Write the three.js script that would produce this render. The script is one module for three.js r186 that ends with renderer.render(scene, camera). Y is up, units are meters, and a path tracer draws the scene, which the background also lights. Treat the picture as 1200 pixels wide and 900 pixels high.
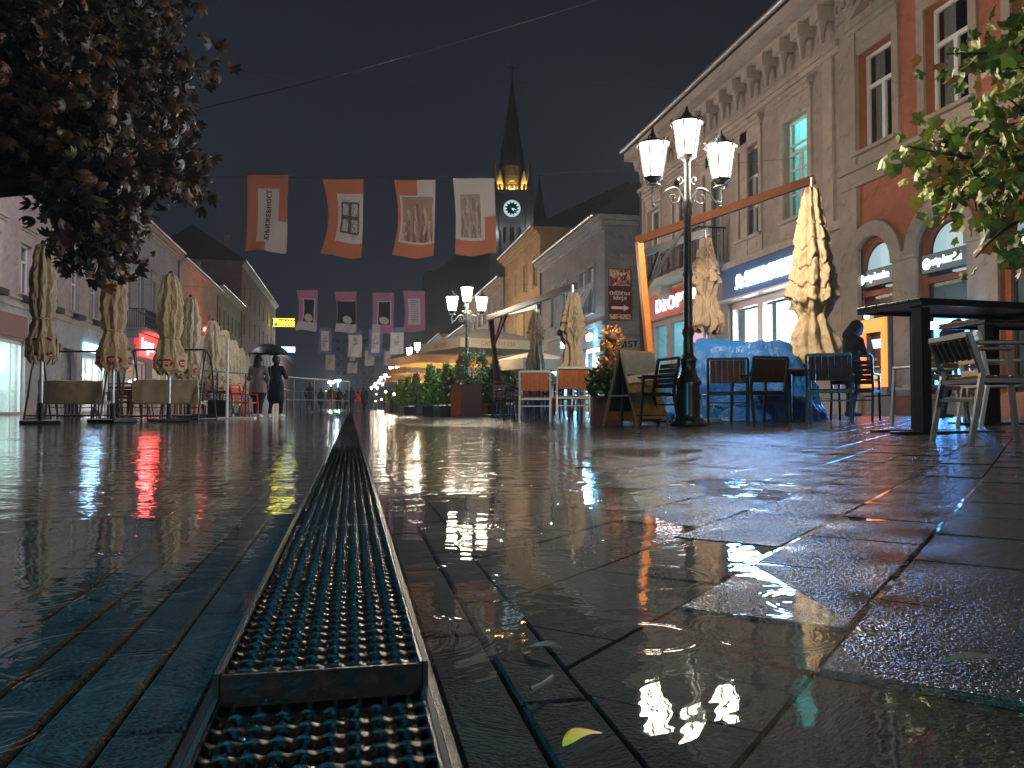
import * as THREE from 'three';
import { mergeGeometries, mergeVertices } from 'three/addons/utils/BufferGeometryUtils.js';
import { RoundedBoxGeometry } from 'three/addons/geometries/RoundedBoxGeometry.js';
import { TextGeometry } from 'three/addons/geometries/TextGeometry.js';
import { FontLoader } from 'three/addons/loaders/FontLoader.js';
import { MarchingCubes } from 'three/addons/objects/MarchingCubes.js';
import { RectAreaLightUniformsLib } from 'three/addons/lights/RectAreaLightUniformsLib.js';
import { createNoise2D, createNoise3D } from 'simplex-noise';

// ---------------------------------------------------------------- camera, sky, exposure
RectAreaLightUniformsLib.init();
const scene = new THREE.Scene();
const F = 940, EYE = 0.28, YAW = 11.37 * Math.PI / 180, PITCH = Math.atan(28 / 940);
const camera = new THREE.PerspectiveCamera(2 * Math.atan(450 / F) * 180 / Math.PI, 4 / 3, 0.02, 900);
camera.position.set(0, EYE, 0);
camera.lookAt(Math.sin(YAW) * Math.cos(PITCH), EYE + Math.sin(PITCH), -Math.cos(YAW) * Math.cos(PITCH));
const renderer = new THREE.WebGLRenderer();
renderer.toneMapping = THREE.LinearToneMapping;
renderer.toneMappingExposure = 1.18;
renderer.shadowMap.enabled = true;
{ // rain clouds lit faintly from the town below
  const w = 64, h = 32, d = new Float32Array(w * h * 4);
  for (let j = 0; j < h; j++) for (let i = 0; i < w; i++) {
    const e = Math.max(0, ((j + .5) / h - .5) * 2), k = (j * w + i) * 4, t = Math.pow(1 - e, 2);
    d[k] = .0086 + .0003 * t; d[k + 1] = .0094 + .003 * t; d[k + 2] = .0118 + .0075 * t; d[k + 3] = 1;
  }
  const sky = new THREE.DataTexture(d, w, h, THREE.RGBAFormat, THREE.FloatType);
  sky.mapping = THREE.EquirectangularReflectionMapping; sky.magFilter = THREE.LinearFilter; sky.needsUpdate = true;
  scene.background = sky; scene.environment = sky;
}
const skyGlow = new THREE.DirectionalLight(0x9fb4d8, .02);  // weak overhead light added for the glow of the overcast sky
skyGlow.position.set(-30, 80, 20); skyGlow.castShadow = true; skyGlow.shadow.radius = 60;
Object.assign(skyGlow.shadow.camera, { left: -60, right: 60, top: 60, bottom: -60, far: 250 }); scene.add(skyGlow);
scene.fog = new THREE.FogExp2(0xc8ccd4, .0006);

// ---------------------------------------------------------------- helpers
let seed_ = 7;
const rnd = () => { seed_ = (seed_ + 0x6d2b79f5) | 0; let t = Math.imul(seed_ ^ (seed_ >>> 15), 1 | seed_); t = (t + Math.imul(t ^ (t >>> 7), 61 | t)) ^ t; return ((t ^ (t >>> 14)) >>> 0) / 4294967296; };
const rr = (a, b) => a + (b - a) * rnd();
const n2 = createNoise2D(rnd), n3 = createNoise3D(rnd);
const V = (x, y, z) => new THREE.Vector3(x, y, z);
const clamp = (x, a, b) => Math.min(b, Math.max(a, x));
const sm = (a, b, x) => { const t = clamp((x - a) / (b - a), 0, 1); return t * t * (3 - 2 * t); };
const FW = V(Math.sin(YAW) * Math.cos(PITCH), Math.sin(PITCH), -Math.cos(YAW) * Math.cos(PITCH)), RT = V(Math.cos(YAW), 0, Math.sin(YAW)), UPV = V().crossVectors(RT, FW);
const ray = (u, v) => V().addScaledVector(FW, F).addScaledVector(RT, u - 600).addScaledVector(UPV, 450 - v);
const eye = V(0, EYE, 0);
const onX = (u, v, X) => { const r = ray(u, v); return r.multiplyScalar(X / r.x).add(eye); };
const onY = (u, v, Y = 0) => { const r = ray(u, v); return r.multiplyScalar((Y - EYE) / r.y).add(eye); };
const atD = (u, v, D) => ray(u, v).multiplyScalar(D / F).add(eye);
// paving rises gently towards the terraces on the right
const gh = (x, z) => .02 * (clamp(x, 2.2, 8.2) - 2.2) * sm(2.0, 3.2, x);
const spot = (u, D) => { const p = atD(u, 478, D); p.y = gh(p.x, p.z); return p; };

const T = (g, x = 0, y = 0, z = 0, rx = 0, ry = 0, rz = 0) => { if (rx || ry || rz) g.applyMatrix4(new THREE.Matrix4().makeRotationFromEuler(new THREE.Euler(rx, ry, rz))); return g.translate(x, y, z); };
const B = (w, h, d, x = 0, y = 0, z = 0, rx = 0, ry = 0, rz = 0) => T(new THREE.BoxGeometry(w, h, d), x, y, z, rx, ry, rz);
const RB = (w, h, d, r, x = 0, y = 0, z = 0, rx = 0, ry = 0, rz = 0) => T(new RoundedBoxGeometry(w, h, d, 1, Math.min(r, w / 2.01, h / 2.01, d / 2.01)), x, y, z, rx, ry, rz);
const bx = (x0, x1, y0, y1, z0, z1) => B(x1 - x0, y1 - y0, z1 - z0, (x0 + x1) / 2, (y0 + y1) / 2, (z0 + z1) / 2);
const cyl = (r0, r1, h, x = 0, y = 0, z = 0, seg = 16) => new THREE.CylinderGeometry(r1, r0, h, seg).translate(x, y + h / 2, z);
const bar = (a, b, w, h = w) => { const d = b.clone().sub(a), g = new THREE.BoxGeometry(w, h, d.length()); g.applyMatrix4(new THREE.Matrix4().lookAt(a, b, Math.abs(d.y) > .95 * d.length() ? V(1, 0, .01) : V(0, 1, 0))); return g.translate((a.x + b.x) / 2, (a.y + b.y) / 2, (a.z + b.z) / 2); };
const tube = (pts, r, seg = 24, rs = 8) => new THREE.TubeGeometry(new THREE.CatmullRomCurve3(pts), seg, r, rs);
const rod = (a, b, r, rs = 8) => new THREE.TubeGeometry(new THREE.LineCurve3(a, b), 1, r, rs);
const ball = (r, x, y, z, s = 12) => new THREE.SphereGeometry(r, s, Math.ceil(s * .7)).translate(x, y, z);
const lathe = (p, seg = 24) => new THREE.LatheGeometry(p.map(([r, y]) => new THREE.Vector2(r, y)), seg);

function metric(g) { // uv in metres from the dominant axis of each face
  const p = g.attributes.position, n = g.attributes.normal, uv = new Float32Array(p.count * 2);
  for (let i = 0; i < p.count; i++) {
    const ax = Math.abs(n.getX(i)), ay = Math.abs(n.getY(i)), az = Math.abs(n.getZ(i));
    if (ay >= ax && ay >= az) { uv[2 * i] = p.getX(i); uv[2 * i + 1] = p.getZ(i); }
    else if (ax >= az) { uv[2 * i] = p.getZ(i); uv[2 * i + 1] = p.getY(i); }
    else { uv[2 * i] = p.getX(i); uv[2 * i + 1] = p.getY(i); }
  }
  g.setAttribute('uv', new THREE.BufferAttribute(uv, 2)); return g;
}
function join(geos, keepUV) {
  const a = (Array.isArray(geos) ? geos : [geos]).map((g) => {
    const q = g.index ? g.toNonIndexed() : g.clone();
    for (const k of Object.keys(q.attributes)) if (!['position', 'normal', 'uv', 'color'].includes(k)) q.deleteAttribute(k);
    if (!q.attributes.normal) q.computeVertexNormals();
    return keepUV ? q : metric(q);
  });
  return a.length > 1 ? mergeGeometries(a) : a[0];
}
function obj(name, geos, mat, parent = scene, keepUV = false) {
  const m = new THREE.Mesh(geos.isBufferGeometry && keepUV === 2 ? geos : join(geos, keepUV), mat);
  m.name = parent === scene ? numbered(name) : name; parent.add(m); return m;
}
const taken = {};
function numbered(n) { const k = taken[n] = (taken[n] ?? -1) + 1; return k ? n + '_' + String(k).padStart(3, '0') : n; }
function tag(o, label, category, group) { o.userData = { ...o.userData, label, category }; if (group) o.userData.group = group; return o; }
function thing(name, label, category, p = V(0, 0, 0), ry = 0, group) { const o = new THREE.Group(); o.name = numbered(name); o.position.copy(p); o.rotation.y = ry; scene.add(o); return tag(o, label, category, group); }
function sub(name, parent, p, ry = 0) { const o = new THREE.Group(); o.name = name; if (p) o.position.copy(p); o.rotation.y = ry; parent.add(o); return o; }
function dup(root, p, ry, label, group) { const r = root.clone(); r.name = numbered(root.name.replace(/_\d{3}$/, '')); r.userData = { ...root.userData }; r.position.copy(p); r.rotation.y = ry; if (label) r.userData.label = label; if (group) r.userData.group = group; scene.add(r); return r; }
const setting = (o) => { o.userData.kind = 'structure'; return o; };

// ---------------------------------------------------------------- textures
function field(size, fn, srgb = false) { // tiling grey or rgb texture from fn(u, v) in 0..1
  const d = new Uint8Array(size * size * 4);
  for (let j = 0; j < size; j++) for (let i = 0; i < size; i++) { const c = fn(i / size, j / size), k = (j * size + i) * 4, a = Array.isArray(c) ? c : [c, c, c]; for (let q = 0; q < 3; q++) d[k + q] = clamp(a[q], 0, 1) * 255; d[k + 3] = 255; }
  const t = new THREE.DataTexture(d, size, size); t.wrapS = t.wrapT = THREE.RepeatWrapping; t.magFilter = THREE.LinearFilter; if (srgb) t.colorSpace = THREE.SRGBColorSpace; t.needsUpdate = true; return t;
}
const tn = (u, v, f, o = 0) => { const a = u * Math.PI * 2, b = v * Math.PI * 2, r = f / (Math.PI * 2); return n3(Math.cos(a) * r + o, Math.sin(a) * r + Math.cos(b) * r * 1.3, Math.sin(b) * r * 1.3 - o); };
const rep = (t, s) => { const c = t.clone(); c.repeat.set(s, s); c.needsUpdate = true; return c; };
const texPlaster = field(512, (u, v) => { const g = .82 + .1 * tn(u, v, 3) + .08 * tn(u, v, 11, 5) + .05 * tn(u, v, 60, 9) + (tn(u, v, 7, 13) + .6 * tn(u, v, 26, 3) > .75 ? -.14 : 0); return g; });
const texGrain = field(512, (u, v) => .5 + .22 * tn(u, v, 40, 2) + .2 * tn(u, v, 95, 4) + .12 * tn(u, v, 12, 7));
const texGranite = field(512, (u, v) => { const a = tn(u, v, 70, 1), b = tn(u, v, 120, 8), c = tn(u, v, 4, 3); const k = .62 + .18 * a + .22 * b + .14 * c + (b > .55 ? .25 : 0); return [k * 1.0, k * .99, k * .97]; });
const texFleck = field(512, (u, v) => { const a = tn(u, v, 55, 1), b = tn(u, v, 110, 8), c = tn(u, v, 5, 3); const k = .42 + .25 * a + .3 * b + .16 * c + (b > .45 ? .3 : 0); return [k, k, k * .98]; });
const texWood = field(256, (u, v) => { const g = .72 + .2 * tn(u * 1, v, 3) * .5 + .18 * Math.sin((u * 14 + .6 * tn(u, v, 2, 4)) * Math.PI * 2) * .5 + .12 * tn(u, v, 40); return [g, g * .97, g * .94]; });
const texCloth = field(256, (u, v) => .84 + .06 * tn(u, v, 4) + .05 * tn(u, v, 50, 6) + .04 * Math.sin(u * 400) * Math.sin(v * 400));
const texStain = field(512, (u, v) => { const s = tn(u, v, 5, 2) + .5 * tn(u, v, 14, 6); return .8 + .1 * tn(u, v, 80, 1) - (s > .5 ? .18 : 0) - (s > .7 ? .1 : 0); });

const mat = (r, g, b, rough = .7, o = {}) => new THREE.MeshStandardMaterial({ color: new THREE.Color().setRGB(r, g, b), roughness: rough, ...o });
const phys = (r, g, b, rough, o = {}) => new THREE.MeshPhysicalMaterial({ color: new THREE.Color().setRGB(r, g, b), roughness: rough, ...o });
const plaster = (r, g, b) => mat(r, g, b, .85, { map: rep(texPlaster, .23), bumpMap: rep(texGrain, 1.3), bumpScale: .004 });
const glowing = (r, g, b, s) => new THREE.MeshStandardMaterial({ color: 0x888888, roughness: .4, emissive: new THREE.Color().setRGB(r, g, b), emissiveIntensity: s });
const M = {
  iron: phys(.012, .013, .015, .32, { clearcoat: .5, clearcoatRoughness: .2, bumpMap: rep(texGrain, 6), bumpScale: .0006 }),
  silver: mat(.45, .45, .44, .35, { metalness: .7 }),
  tube: mat(.06, .065, .07, .35, { metalness: .5 }),
  tubeLight: mat(.32, .32, .31, .4, { metalness: .3 }),
  alu: mat(.55, .56, .57, .35, { metalness: .9 }),
  blackMetal: mat(.014, .015, .018, .35, { metalness: .3 }),
  wood: mat(.30, .10, .035, .45, { map: rep(texWood, 4) }),
  woodDark: mat(.09, .035, .022, .45, { map: rep(texWood, 4) }),
  woodPale: mat(.5, .36, .2, .5, { map: rep(texWood, 4) }),
  orangeWood: mat(.62, .19, .025, .4, { map: rep(texWood, 3) }),
  rustWood: phys(.06, .02, .01, .85, { specularIntensity: .25, map: rep(texWood, 3) }),
  canvas: phys(.44, .33, .2, .8, { map: rep(texCloth, 2), sheen: .3, side: THREE.DoubleSide }),
  canvasGrey: phys(.34, .27, .19, .8, { map: rep(texCloth, 2), side: THREE.DoubleSide }),
  canvasPink: phys(.42, .3, .2, .8, { map: rep(texCloth, 2), side: THREE.DoubleSide }),
  glass: phys(.9, .93, .94, .03, { transmission: 1, thickness: 0, ior: 1.5 }),
  darkGlass: phys(.012, .014, .017, .05, { ior: 1.5 }),
  white: plaster(.62, .58, .52), whiteFrame: mat(.6, .6, .57, .5),
  roof: mat(.035, .028, .026, .7, { map: rep(texStain, .5), bumpMap: rep(texGrain, 2), bumpScale: .01 }),
  lace: phys(.5, .48, .44, .95, { map: rep(texCloth, 3), transmission: .4, thickness: 0, side: THREE.DoubleSide }),
  stone: plaster(.36, .33, .29), dark: mat(.02, .02, .022, .8),
  soil: mat(.03, .02, .015, .9), pot: mat(.09, .03, .025, .6, { map: rep(texWood, 2) }),
};
const font = new FontLoader().parse ? await new FontLoader().loadAsync('fonts/droid/droid_sans_bold.typeface.json') : null;
const text = (s, size, depth) => { const g = new TextGeometry(s, { font, size, depth, curveSegments: 4 }); g.computeBoundingBox(); return g; };
const rectLight = (parent, x, y, z, w, h, rgb, intensity, ry = 0, rx = 0) => { const l = new THREE.RectAreaLight(new THREE.Color().setRGB(...rgb), intensity, w, h); l.position.set(x, y, z); l.rotation.set(rx, ry, 0, 'YXZ'); parent.add(l); return l; };
const point = (parent, x, y, z, rgb, intensity, radius = 4) => { const l = new THREE.PointLight(new THREE.Color().setRGB(...rgb), intensity, 0, 2); l.position.set(x, y, z); l.castShadow = true; l.shadow.radius = radius; parent.add(l); return l; };

// ---------------------------------------------------------------- paving, drain, water
const XD = -.025, DW = .102; // drain axis and half width
const E1 = V(Math.SQRT1_2, 0, -Math.SQRT1_2), E2 = V(Math.SQRT1_2, 0, Math.SQRT1_2);
const line3 = onY(1029, 699), corner = onY(962, 785);
const L = .369, W = .234, ph2 = line3.dot(E2), ph1 = corner.dot(E1);
const slabTop = (x, z) => {
  const xb = .46 + .15 * clamp(-z - 1.1, 0, 9), right = sm(xb, xb + .24 + .05 * clamp(-z - 1, 0, 6), x) * .0082;
  return -.0075 + right + .0016 * n2(x * .55 + 3, z * .42) + .0008 * n2(x * 1.7, z * 1.3 + 9) + sm(5, 13, -z) * (.0048 + .0032 * sm(-.5, 1.5, x) + .002 * n2(x * .5, z * .35 + 4)) + gh(x, z);
};
const graniteOf = (k, tint) => phys(.036 * k * tint[0], .037 * k * tint[1], .039 * k * tint[2], .17, { map: rep(texGranite, 2.2), bumpMap: rep(texGrain, 2.6), bumpScale: .003, roughnessMap: rep(texStain, .7), ior: 1.42 });
const soaked = (k, tint) => phys(.05 * k * tint[0], .052 * k * tint[1], .055 * k * tint[2], .75, { map: rep(texFleck, 2.6), bumpMap: rep(texGrain, 2.6), bumpScale: .002, specularIntensity: .15 });
const soakedMats = [soaked(.9, [1, 1, 1]), soaked(.7, [1, .98, .96]), soaked(1.1, [1, 1, 1]), soaked(.95, [.97, 1, 1.03])];
const soakedShaded = soakedMats.map((m) => { const c = m.clone(); c.color.multiplyScalar(.5); return c; });  // right-hand slabs under water: same stone, shade put into the colour
const slabMats = [graniteOf(1, [1, 1, 1]), graniteOf(.8, [1, .97, .95]), graniteOf(1.25, [1.02, 1, .98]), graniteOf(1, [.96, 1, 1.04])];
{
  const pavement = setting(obj('pavement', B(1, 1, 1), M.dark, scene));
  // the bed: one sheet to the horizon, lower near the viewer where slabs lie on it
  const xs = [], zs = []; for (let x = -400; x < -30; x += 37) xs.push(x); for (let x = -30; x < XD - DW - .012; x += 1) xs.push(x); xs.push(XD - DW - .012, XD + DW + .012); for (let x = 1; x <= 30; x += 1) xs.push(x); for (let x = 67; x <= 400; x += 37) xs.push(x);
  for (let z = 60; z > 3; z -= 6) zs.push(z); for (let z = 3; z > -60; z -= .5) zs.push(z); for (let z = -60; z > -140; z -= 4) zs.push(z); for (let z = -140; z >= -800; z -= 60) zs.push(z);
  const pos = [], idx = [], uv = [];
  for (const z of zs) for (const x of xs) { const lo = z > -24 && Math.abs(x) < 13 ? -.03 : 0; pos.push(x, slabTop(x, z) + lo, z); uv.push(x, z); }
  for (let j = 0; j < zs.length - 1; j++) for (let i = 0; i < xs.length - 1; i++) { if (xs[i] < XD && xs[i + 1] > XD && zs[j] > -60) continue; const a = j * xs.length + i, b = a + xs.length; idx.push(a, a + 1, b + 1, a, b + 1, b); }
  const g = new THREE.BufferGeometry(); g.setAttribute('position', new THREE.Float32BufferAttribute(pos, 3)); g.setAttribute('uv', new THREE.Float32BufferAttribute(uv, 2)); g.setIndex(idx); g.computeVertexNormals();
  pavement.geometry = g; pavement.material = phys(.05, .048, .047, .2, { clearcoat: .4, clearcoatRoughness: .1, map: rep(texGranite, .9), bumpMap: rep(texGrain, 1.1), bumpScale: .0015, roughnessMap: rep(texStain, .25) });

  // slabs: chamfered blocks, nearest ones as parts
  const block = (w, l, t, c) => { const g = new THREE.BufferGeometry(), a = w / 2, b = l / 2, p = [], q = [[-1, -1], [1, -1], [1, 1], [-1, 1]]; // x along w, z along l
    const ring = (x, z, y) => q.map(([i, j]) => [i * x, y, j * z]); const r0 = ring(a, b, -t), r1 = ring(a, b, -c), r2 = ring(a - c, b - c, 0);
    const quad = (A, Bq, C, Dq) => p.push(...A, ...C, ...Bq, ...A, ...Dq, ...C); for (let k = 0; k < 4; k++) { const n = (k + 1) % 4; quad(r0[k], r0[n], r1[n], r1[k]); quad(r1[k], r1[n], r2[n], r2[k]); } quad(r2[0], r2[1], r2[2], r2[3]);
    g.setAttribute('position', new THREE.Float32BufferAttribute(p, 3)); g.computeVertexNormals(); // make sure the top faces up
    if (g.attributes.normal.getY(p.length / 3 - 1) < 0) { const s = g.attributes.position; for (let i = 0; i < s.count; i += 3) { const x = [s.getX(i + 1), s.getY(i + 1), s.getZ(i + 1)]; s.setXYZ(i + 1, s.getX(i + 2), s.getY(i + 2), s.getZ(i + 2)); s.setXYZ(i + 2, ...x); } g.computeVertexNormals(); }
    return g; };
  const slabs = []; // {x,z,ang,kind}
  const RS = .235, LS = -.68; // narrow strips on both sides of the drain end here
  for (let i = -90; i < 90; i++) for (let j = -120; j < 120; j++) {
    const c2 = ph2 + (j + .5) * W, c1 = ph1 + (i + .5 + (j & 1) * .5) * L, x = (c1 + c2) * Math.SQRT1_2, z = (c2 - c1) * Math.SQRT1_2;
    if (z > 1.2 || z < -24 || Math.abs(x) > 12.2) continue;
    const cs = [[-1, -1], [1, -1], [1, 1], [-1, 1]].map(([a, b]) => [(a * (L - .006) / 2 + b * (W - .006) / 2) * Math.SQRT1_2, (b * (W - .006) / 2 - a * (L - .006) / 2) * Math.SQRT1_2]); let cut = null;
    if (x > LS - .3 && x < RS + .3) { const sd = x > (LS + RS) / 2 ? 1 : -1, lim = (sd > 0 ? RS + .002 : LS - .002) - x; const inn = (p) => (p[0] - lim) * sd > 0; if (!cs.some(inn)) continue; if (!cs.every(inn)) { cut = []; cs.forEach((p, k) => { const n = cs[(k + 1) % 4]; if (inn(p)) cut.push(p); if (inn(p) !== inn(n)) { const t = (lim - p[0]) / (n[0] - p[0]); cut.push([lim, p[1] + (n[1] - p[1]) * t]); } }); let ar = 0; cut.forEach((p, k) => { const n = cut[(k + 1) % cut.length]; ar += p[0] * n[1] - n[0] * p[1]; }); if (Math.abs(ar) < .004) continue; } }
    const lat = x * RT.x + z * RT.z, d = x * FW.x + z * FW.z; if (d < .1 || Math.abs(lat) > d * .72 + .5) continue;
    slabs.push({ x, z, a: cut ? 0 : Math.PI / 4, k: 0, cut });
  }
  for (const [x0, x1, n] of [[XD + DW + .012, RS, 2], [LS, XD - DW - .012, 8]]) for (let k = 0; k < n; k++) {
    const w = (x1 - x0) / n, x = x0 + (k + .5) * w; let z = .5 - (k % 3) * .17 - .05;
    for (; z > -24; z -= .42) slabs.push({ x, z, a: 0, k: x > 0 ? 1 : 2 });
  }
  const geos = [block(L - .006, W - .006, .035, .003), block((RS - XD - DW - .012) / 2 - .006, .412, .035, .003), block((XD - DW - .012 - LS) / 8 - .006, .412, .035, .003)];
  for (const g of geos) metric(g);
  const prism = (poly) => { const P = []; let ar = 0; poly.forEach((p, k) => { const n = poly[(k + 1) % poly.length]; ar += p[0] * n[1] - n[0] * p[1]; }); const q = ar > 0 ? [...poly].reverse() : poly; for (let k = 1; k < q.length - 1; k++) P.push(q[0][0], 0, q[0][1], q[k][0], 0, q[k][1], q[k + 1][0], 0, q[k + 1][1]); q.forEach((p, k) => { const n = q[(k + 1) % q.length]; P.push(p[0], 0, p[1], p[0], -.035, p[1], n[0], 0, n[1], n[0], 0, n[1], p[0], -.035, p[1], n[0], -.035, n[1]); }); const g = new THREE.BufferGeometry(); g.setAttribute('position', new THREE.Float32BufferAttribute(P, 3)); g.computeVertexNormals(); return metric(g); };
  for (const s of slabs) { s.d = Math.hypot(s.x, s.z) + (s.x * FW.x + s.z * FW.z < .35 ? 50 : 0); }
  slabs.sort((a, b) => a.d - b.d);
  const allMats = [...slabMats, ...soakedMats, ...soakedShaded], many = allMats.map(() => []); const o = new THREE.Object3D();
  slabs.forEach((s, n) => {
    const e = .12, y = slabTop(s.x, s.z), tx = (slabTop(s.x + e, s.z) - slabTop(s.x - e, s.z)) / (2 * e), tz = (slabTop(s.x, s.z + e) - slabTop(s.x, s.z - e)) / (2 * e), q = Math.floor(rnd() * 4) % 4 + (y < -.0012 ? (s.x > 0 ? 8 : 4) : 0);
    const jit = s.k ? .0006 : .0007;
    o.position.set(s.x, y + rr(-jit, jit), s.z); o.rotation.set(0, 0, 0);
    o.quaternion.setFromUnitVectors(V(0, 1, 0), V(-tx * .8 + rr(-.0014, .0014), 1, -tz * .8 + rr(-.0014, .0014)).normalize()).multiply(new THREE.Quaternion().setFromAxisAngle(V(0, 1, 0), s.a));
    o.updateMatrix();
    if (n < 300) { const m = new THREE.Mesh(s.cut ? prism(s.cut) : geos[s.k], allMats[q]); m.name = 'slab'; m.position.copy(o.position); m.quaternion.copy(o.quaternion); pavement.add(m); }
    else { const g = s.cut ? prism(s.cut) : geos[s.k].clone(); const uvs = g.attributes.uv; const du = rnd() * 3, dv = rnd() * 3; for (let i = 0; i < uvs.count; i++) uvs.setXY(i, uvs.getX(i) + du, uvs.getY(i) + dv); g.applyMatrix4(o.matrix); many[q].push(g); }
  });
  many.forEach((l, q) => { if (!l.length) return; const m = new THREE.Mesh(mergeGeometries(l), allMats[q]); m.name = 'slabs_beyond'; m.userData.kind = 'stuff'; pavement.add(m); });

  // rain water standing on the paving: level sheet, slabs above it stay out
  const N = 1024, rip = new Float32Array(N * N * 4), hgt = new Float32Array(N * N), TILE = 2.4;
  for (let j = 0; j < N; j++) for (let i = 0; i < N; i++) { const u = i / N, v = j / N; hgt[j * N + i] = .00017 * tn(u, v, 34, 1) + .00005 * tn(u, v, 90, 5) + .00032 * tn(u, v, 9, 8); }
  for (let k = 0; k < 130; k++) { const cx = rnd() * N, cy = rnd() * N, R = rr(.012, .1), A = rr(.00015, .0005) * (1 - R * 6), lam = rr(.008, .016), wd = rr(.012, .028), px = N / TILE, ext = Math.ceil((R + wd * 2) * px);
    for (let j = -ext; j <= ext; j++) for (let i = -ext; i <= ext; i++) { const d = Math.hypot(i, j) / px - R, a = A * Math.exp(-(d * d) / (wd * wd * .5)) * Math.cos(d / lam * Math.PI * 2); const x = (Math.floor(cx) + i + 2 * N) % N, y = (Math.floor(cy) + j + 2 * N) % N; hgt[y * N + x] += a; } }
  for (let i = 0; i < N * N; i++) { const h = .5 + hgt[i] / .004; rip[4 * i] = rip[4 * i + 1] = rip[4 * i + 2] = h; rip[4 * i + 3] = 1; }
  const ripT = new THREE.DataTexture(rip, N, N, THREE.RGBAFormat, THREE.FloatType); ripT.wrapS = ripT.wrapT = THREE.RepeatWrapping; ripT.magFilter = THREE.LinearFilter; ripT.repeat.set(1 / TILE, 1 / TILE); ripT.needsUpdate = true;
  const wg = (x0, x1, z0, z1) => new THREE.PlaneGeometry(x1 - x0, z1 - z0, 24, 60).rotateX(-Math.PI / 2).translate((x0 + x1) / 2, 0, (z0 + z1) / 2);
  const wetM = (s, r) => phys(.96, .98, .98, r, { transmission: 1, thickness: 0, ior: 1.33, bumpMap: ripT, bumpScale: s });
  const stir = wetM(.009, .065), calm = wetM(.0028, .015), X0 = XD - DW - .009, X1 = XD + DW + .009;
  const water = setting(obj('rain_water', [wg(-14, X0, -120, -2.2), wg(X1, 9, -120, -2.6)], stir));
  obj('calm_puddle', wg(X1, 9, -2.6, 2), calm, water); obj('calm_puddle', wg(-14, X0, -2.2, 2), calm, water);

  // drain: channel with rails, grates lying in it
  const ch = thing('drain_channel', 'long straight drain channel with thin steel rails down the middle of the street', 'drain', V(XD, 0, 0));
  const wetSteel = mat(.1, .105, .11, .22, { metalness: .7 }), castIron = phys(.008, .008, .009, .24, { metalness: .2, bumpMap: rep(texGrain, 20), bumpScale: .0006 });
  obj('channel_bed', [bx(-DW - .01, DW + .01, -.2, -.19, -60, 1), bx(-DW - .01, -DW - .004, -.19, -.03, -60, 1), bx(DW + .004, DW + .01, -.19, -.03, -60, 1)], mat(.22, .21, .2, .8, { map: rep(texPlaster, 2) }), ch);
  const ZS = -.83, LEN = 1;
  for (const s of [-1, 1]) { obj('rail', bx(s * DW - .0025, s * DW + .0025, -.05, .021, ZS - 3 * LEN, ZS), wetSteel, ch); obj('rail', bx(s * DW - .0025, s * DW + .0025, -.05, .007, -60, ZS - 3 * LEN - .001), wetSteel, ch); obj('rail', bx(s * DW - .0025, s * DW + .0025, -.06, -.003, ZS + .001, 1), wetSteel, ch); obj('rail_shoulder', bx(s * (DW + .0075) - .004, s * (DW + .0075) + .004, -.06, -.004, -60, 1), castIron, ch); }
  const w = DW - .006;
  const wave = (z) => { const pts = []; for (let i = 0; i <= 54; i++) { const x = -w + 2 * w * i / 54; pts.push([x, .0013 * Math.cos(i / 54 * Math.PI * 2 * 9), z + .002 * Math.sin(i / 54 * Math.PI * 2 * 9)]); }
    const P = [], q = [[-.0035, 0], [.0035, 0], [.0025, -.016], [-.0025, -.016]]; const ringAt = (p) => [[p[0], p[1] + .0012, p[2]], ...q.map(([dz, dy]) => [p[0], p[1] + dy - .001, p[2] + dz])].slice(0);
    const R = pts.map((p) => [[p[0], p[1] - .0008, p[2] - .0036], [p[0], p[1] + .0012, p[2]], [p[0], p[1] - .0008, p[2] + .0036], [p[0], -.018, p[2] + .002], [p[0], -.018, p[2] - .002]]);
    for (let i = 0; i < R.length - 1; i++) for (let k = 0; k < 5; k++) { const n = (k + 1) % 5; P.push(...R[i][k], ...R[i + 1][n], ...R[i + 1][k], ...R[i][k], ...R[i][n], ...R[i + 1][n]); }
    const g = new THREE.BufferGeometry(); g.setAttribute('position', new THREE.Float32BufferAttribute(P, 3)); g.computeVertexNormals(); const m = mergeVertices(metric(g).deleteAttribute('normal'), 1e-6); m.computeVertexNormals(); return metric(m.toNonIndexed()); };
  const cross = wave(0), longBar = (x, len) => bx(x - .0022, x + .0022, -.024, -.004, -len, -.0055);
  const beads = phys(1, 1, 1, 0, { transmission: 1, thickness: .003, ior: 1.33 });
  function grate(label, z, len, y, detail, group) {
    const g = thing('drain_grate', label, 'drain grate', V(XD, y, z), 0, group);
    const n = Math.floor(len / .03);
    if (detail) { for (let i = 0; i < n; i++) { const m = new THREE.Mesh(cross, castIron); m.name = 'cross_bar'; m.position.z = -.018 - i * .03; g.add(m); } for (let i = 0; i < 8; i++) obj('long_bar', longBar(-w + (i + .5) * w / 4, len), castIron, g); }
    else obj('grid', Array.from({ length: n }, (_, i) => cross.clone().translate(0, 0, -.018 - i * .03)).concat(Array.from({ length: 8 }, (_, i) => longBar(-w + (i + .5) * w / 4, len))), castIron, g);
    obj('end_plate', [bx(-w - .002, w + .002, -.03, .001, -.004, 0)], castIron, g); obj('side_plate', bx(-w - .004, -w, -.03, .002, -len, -.004), castIron, g); obj('side_plate', bx(w, w + .004, -.03, .002, -len, -.004), castIron, g);
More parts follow.
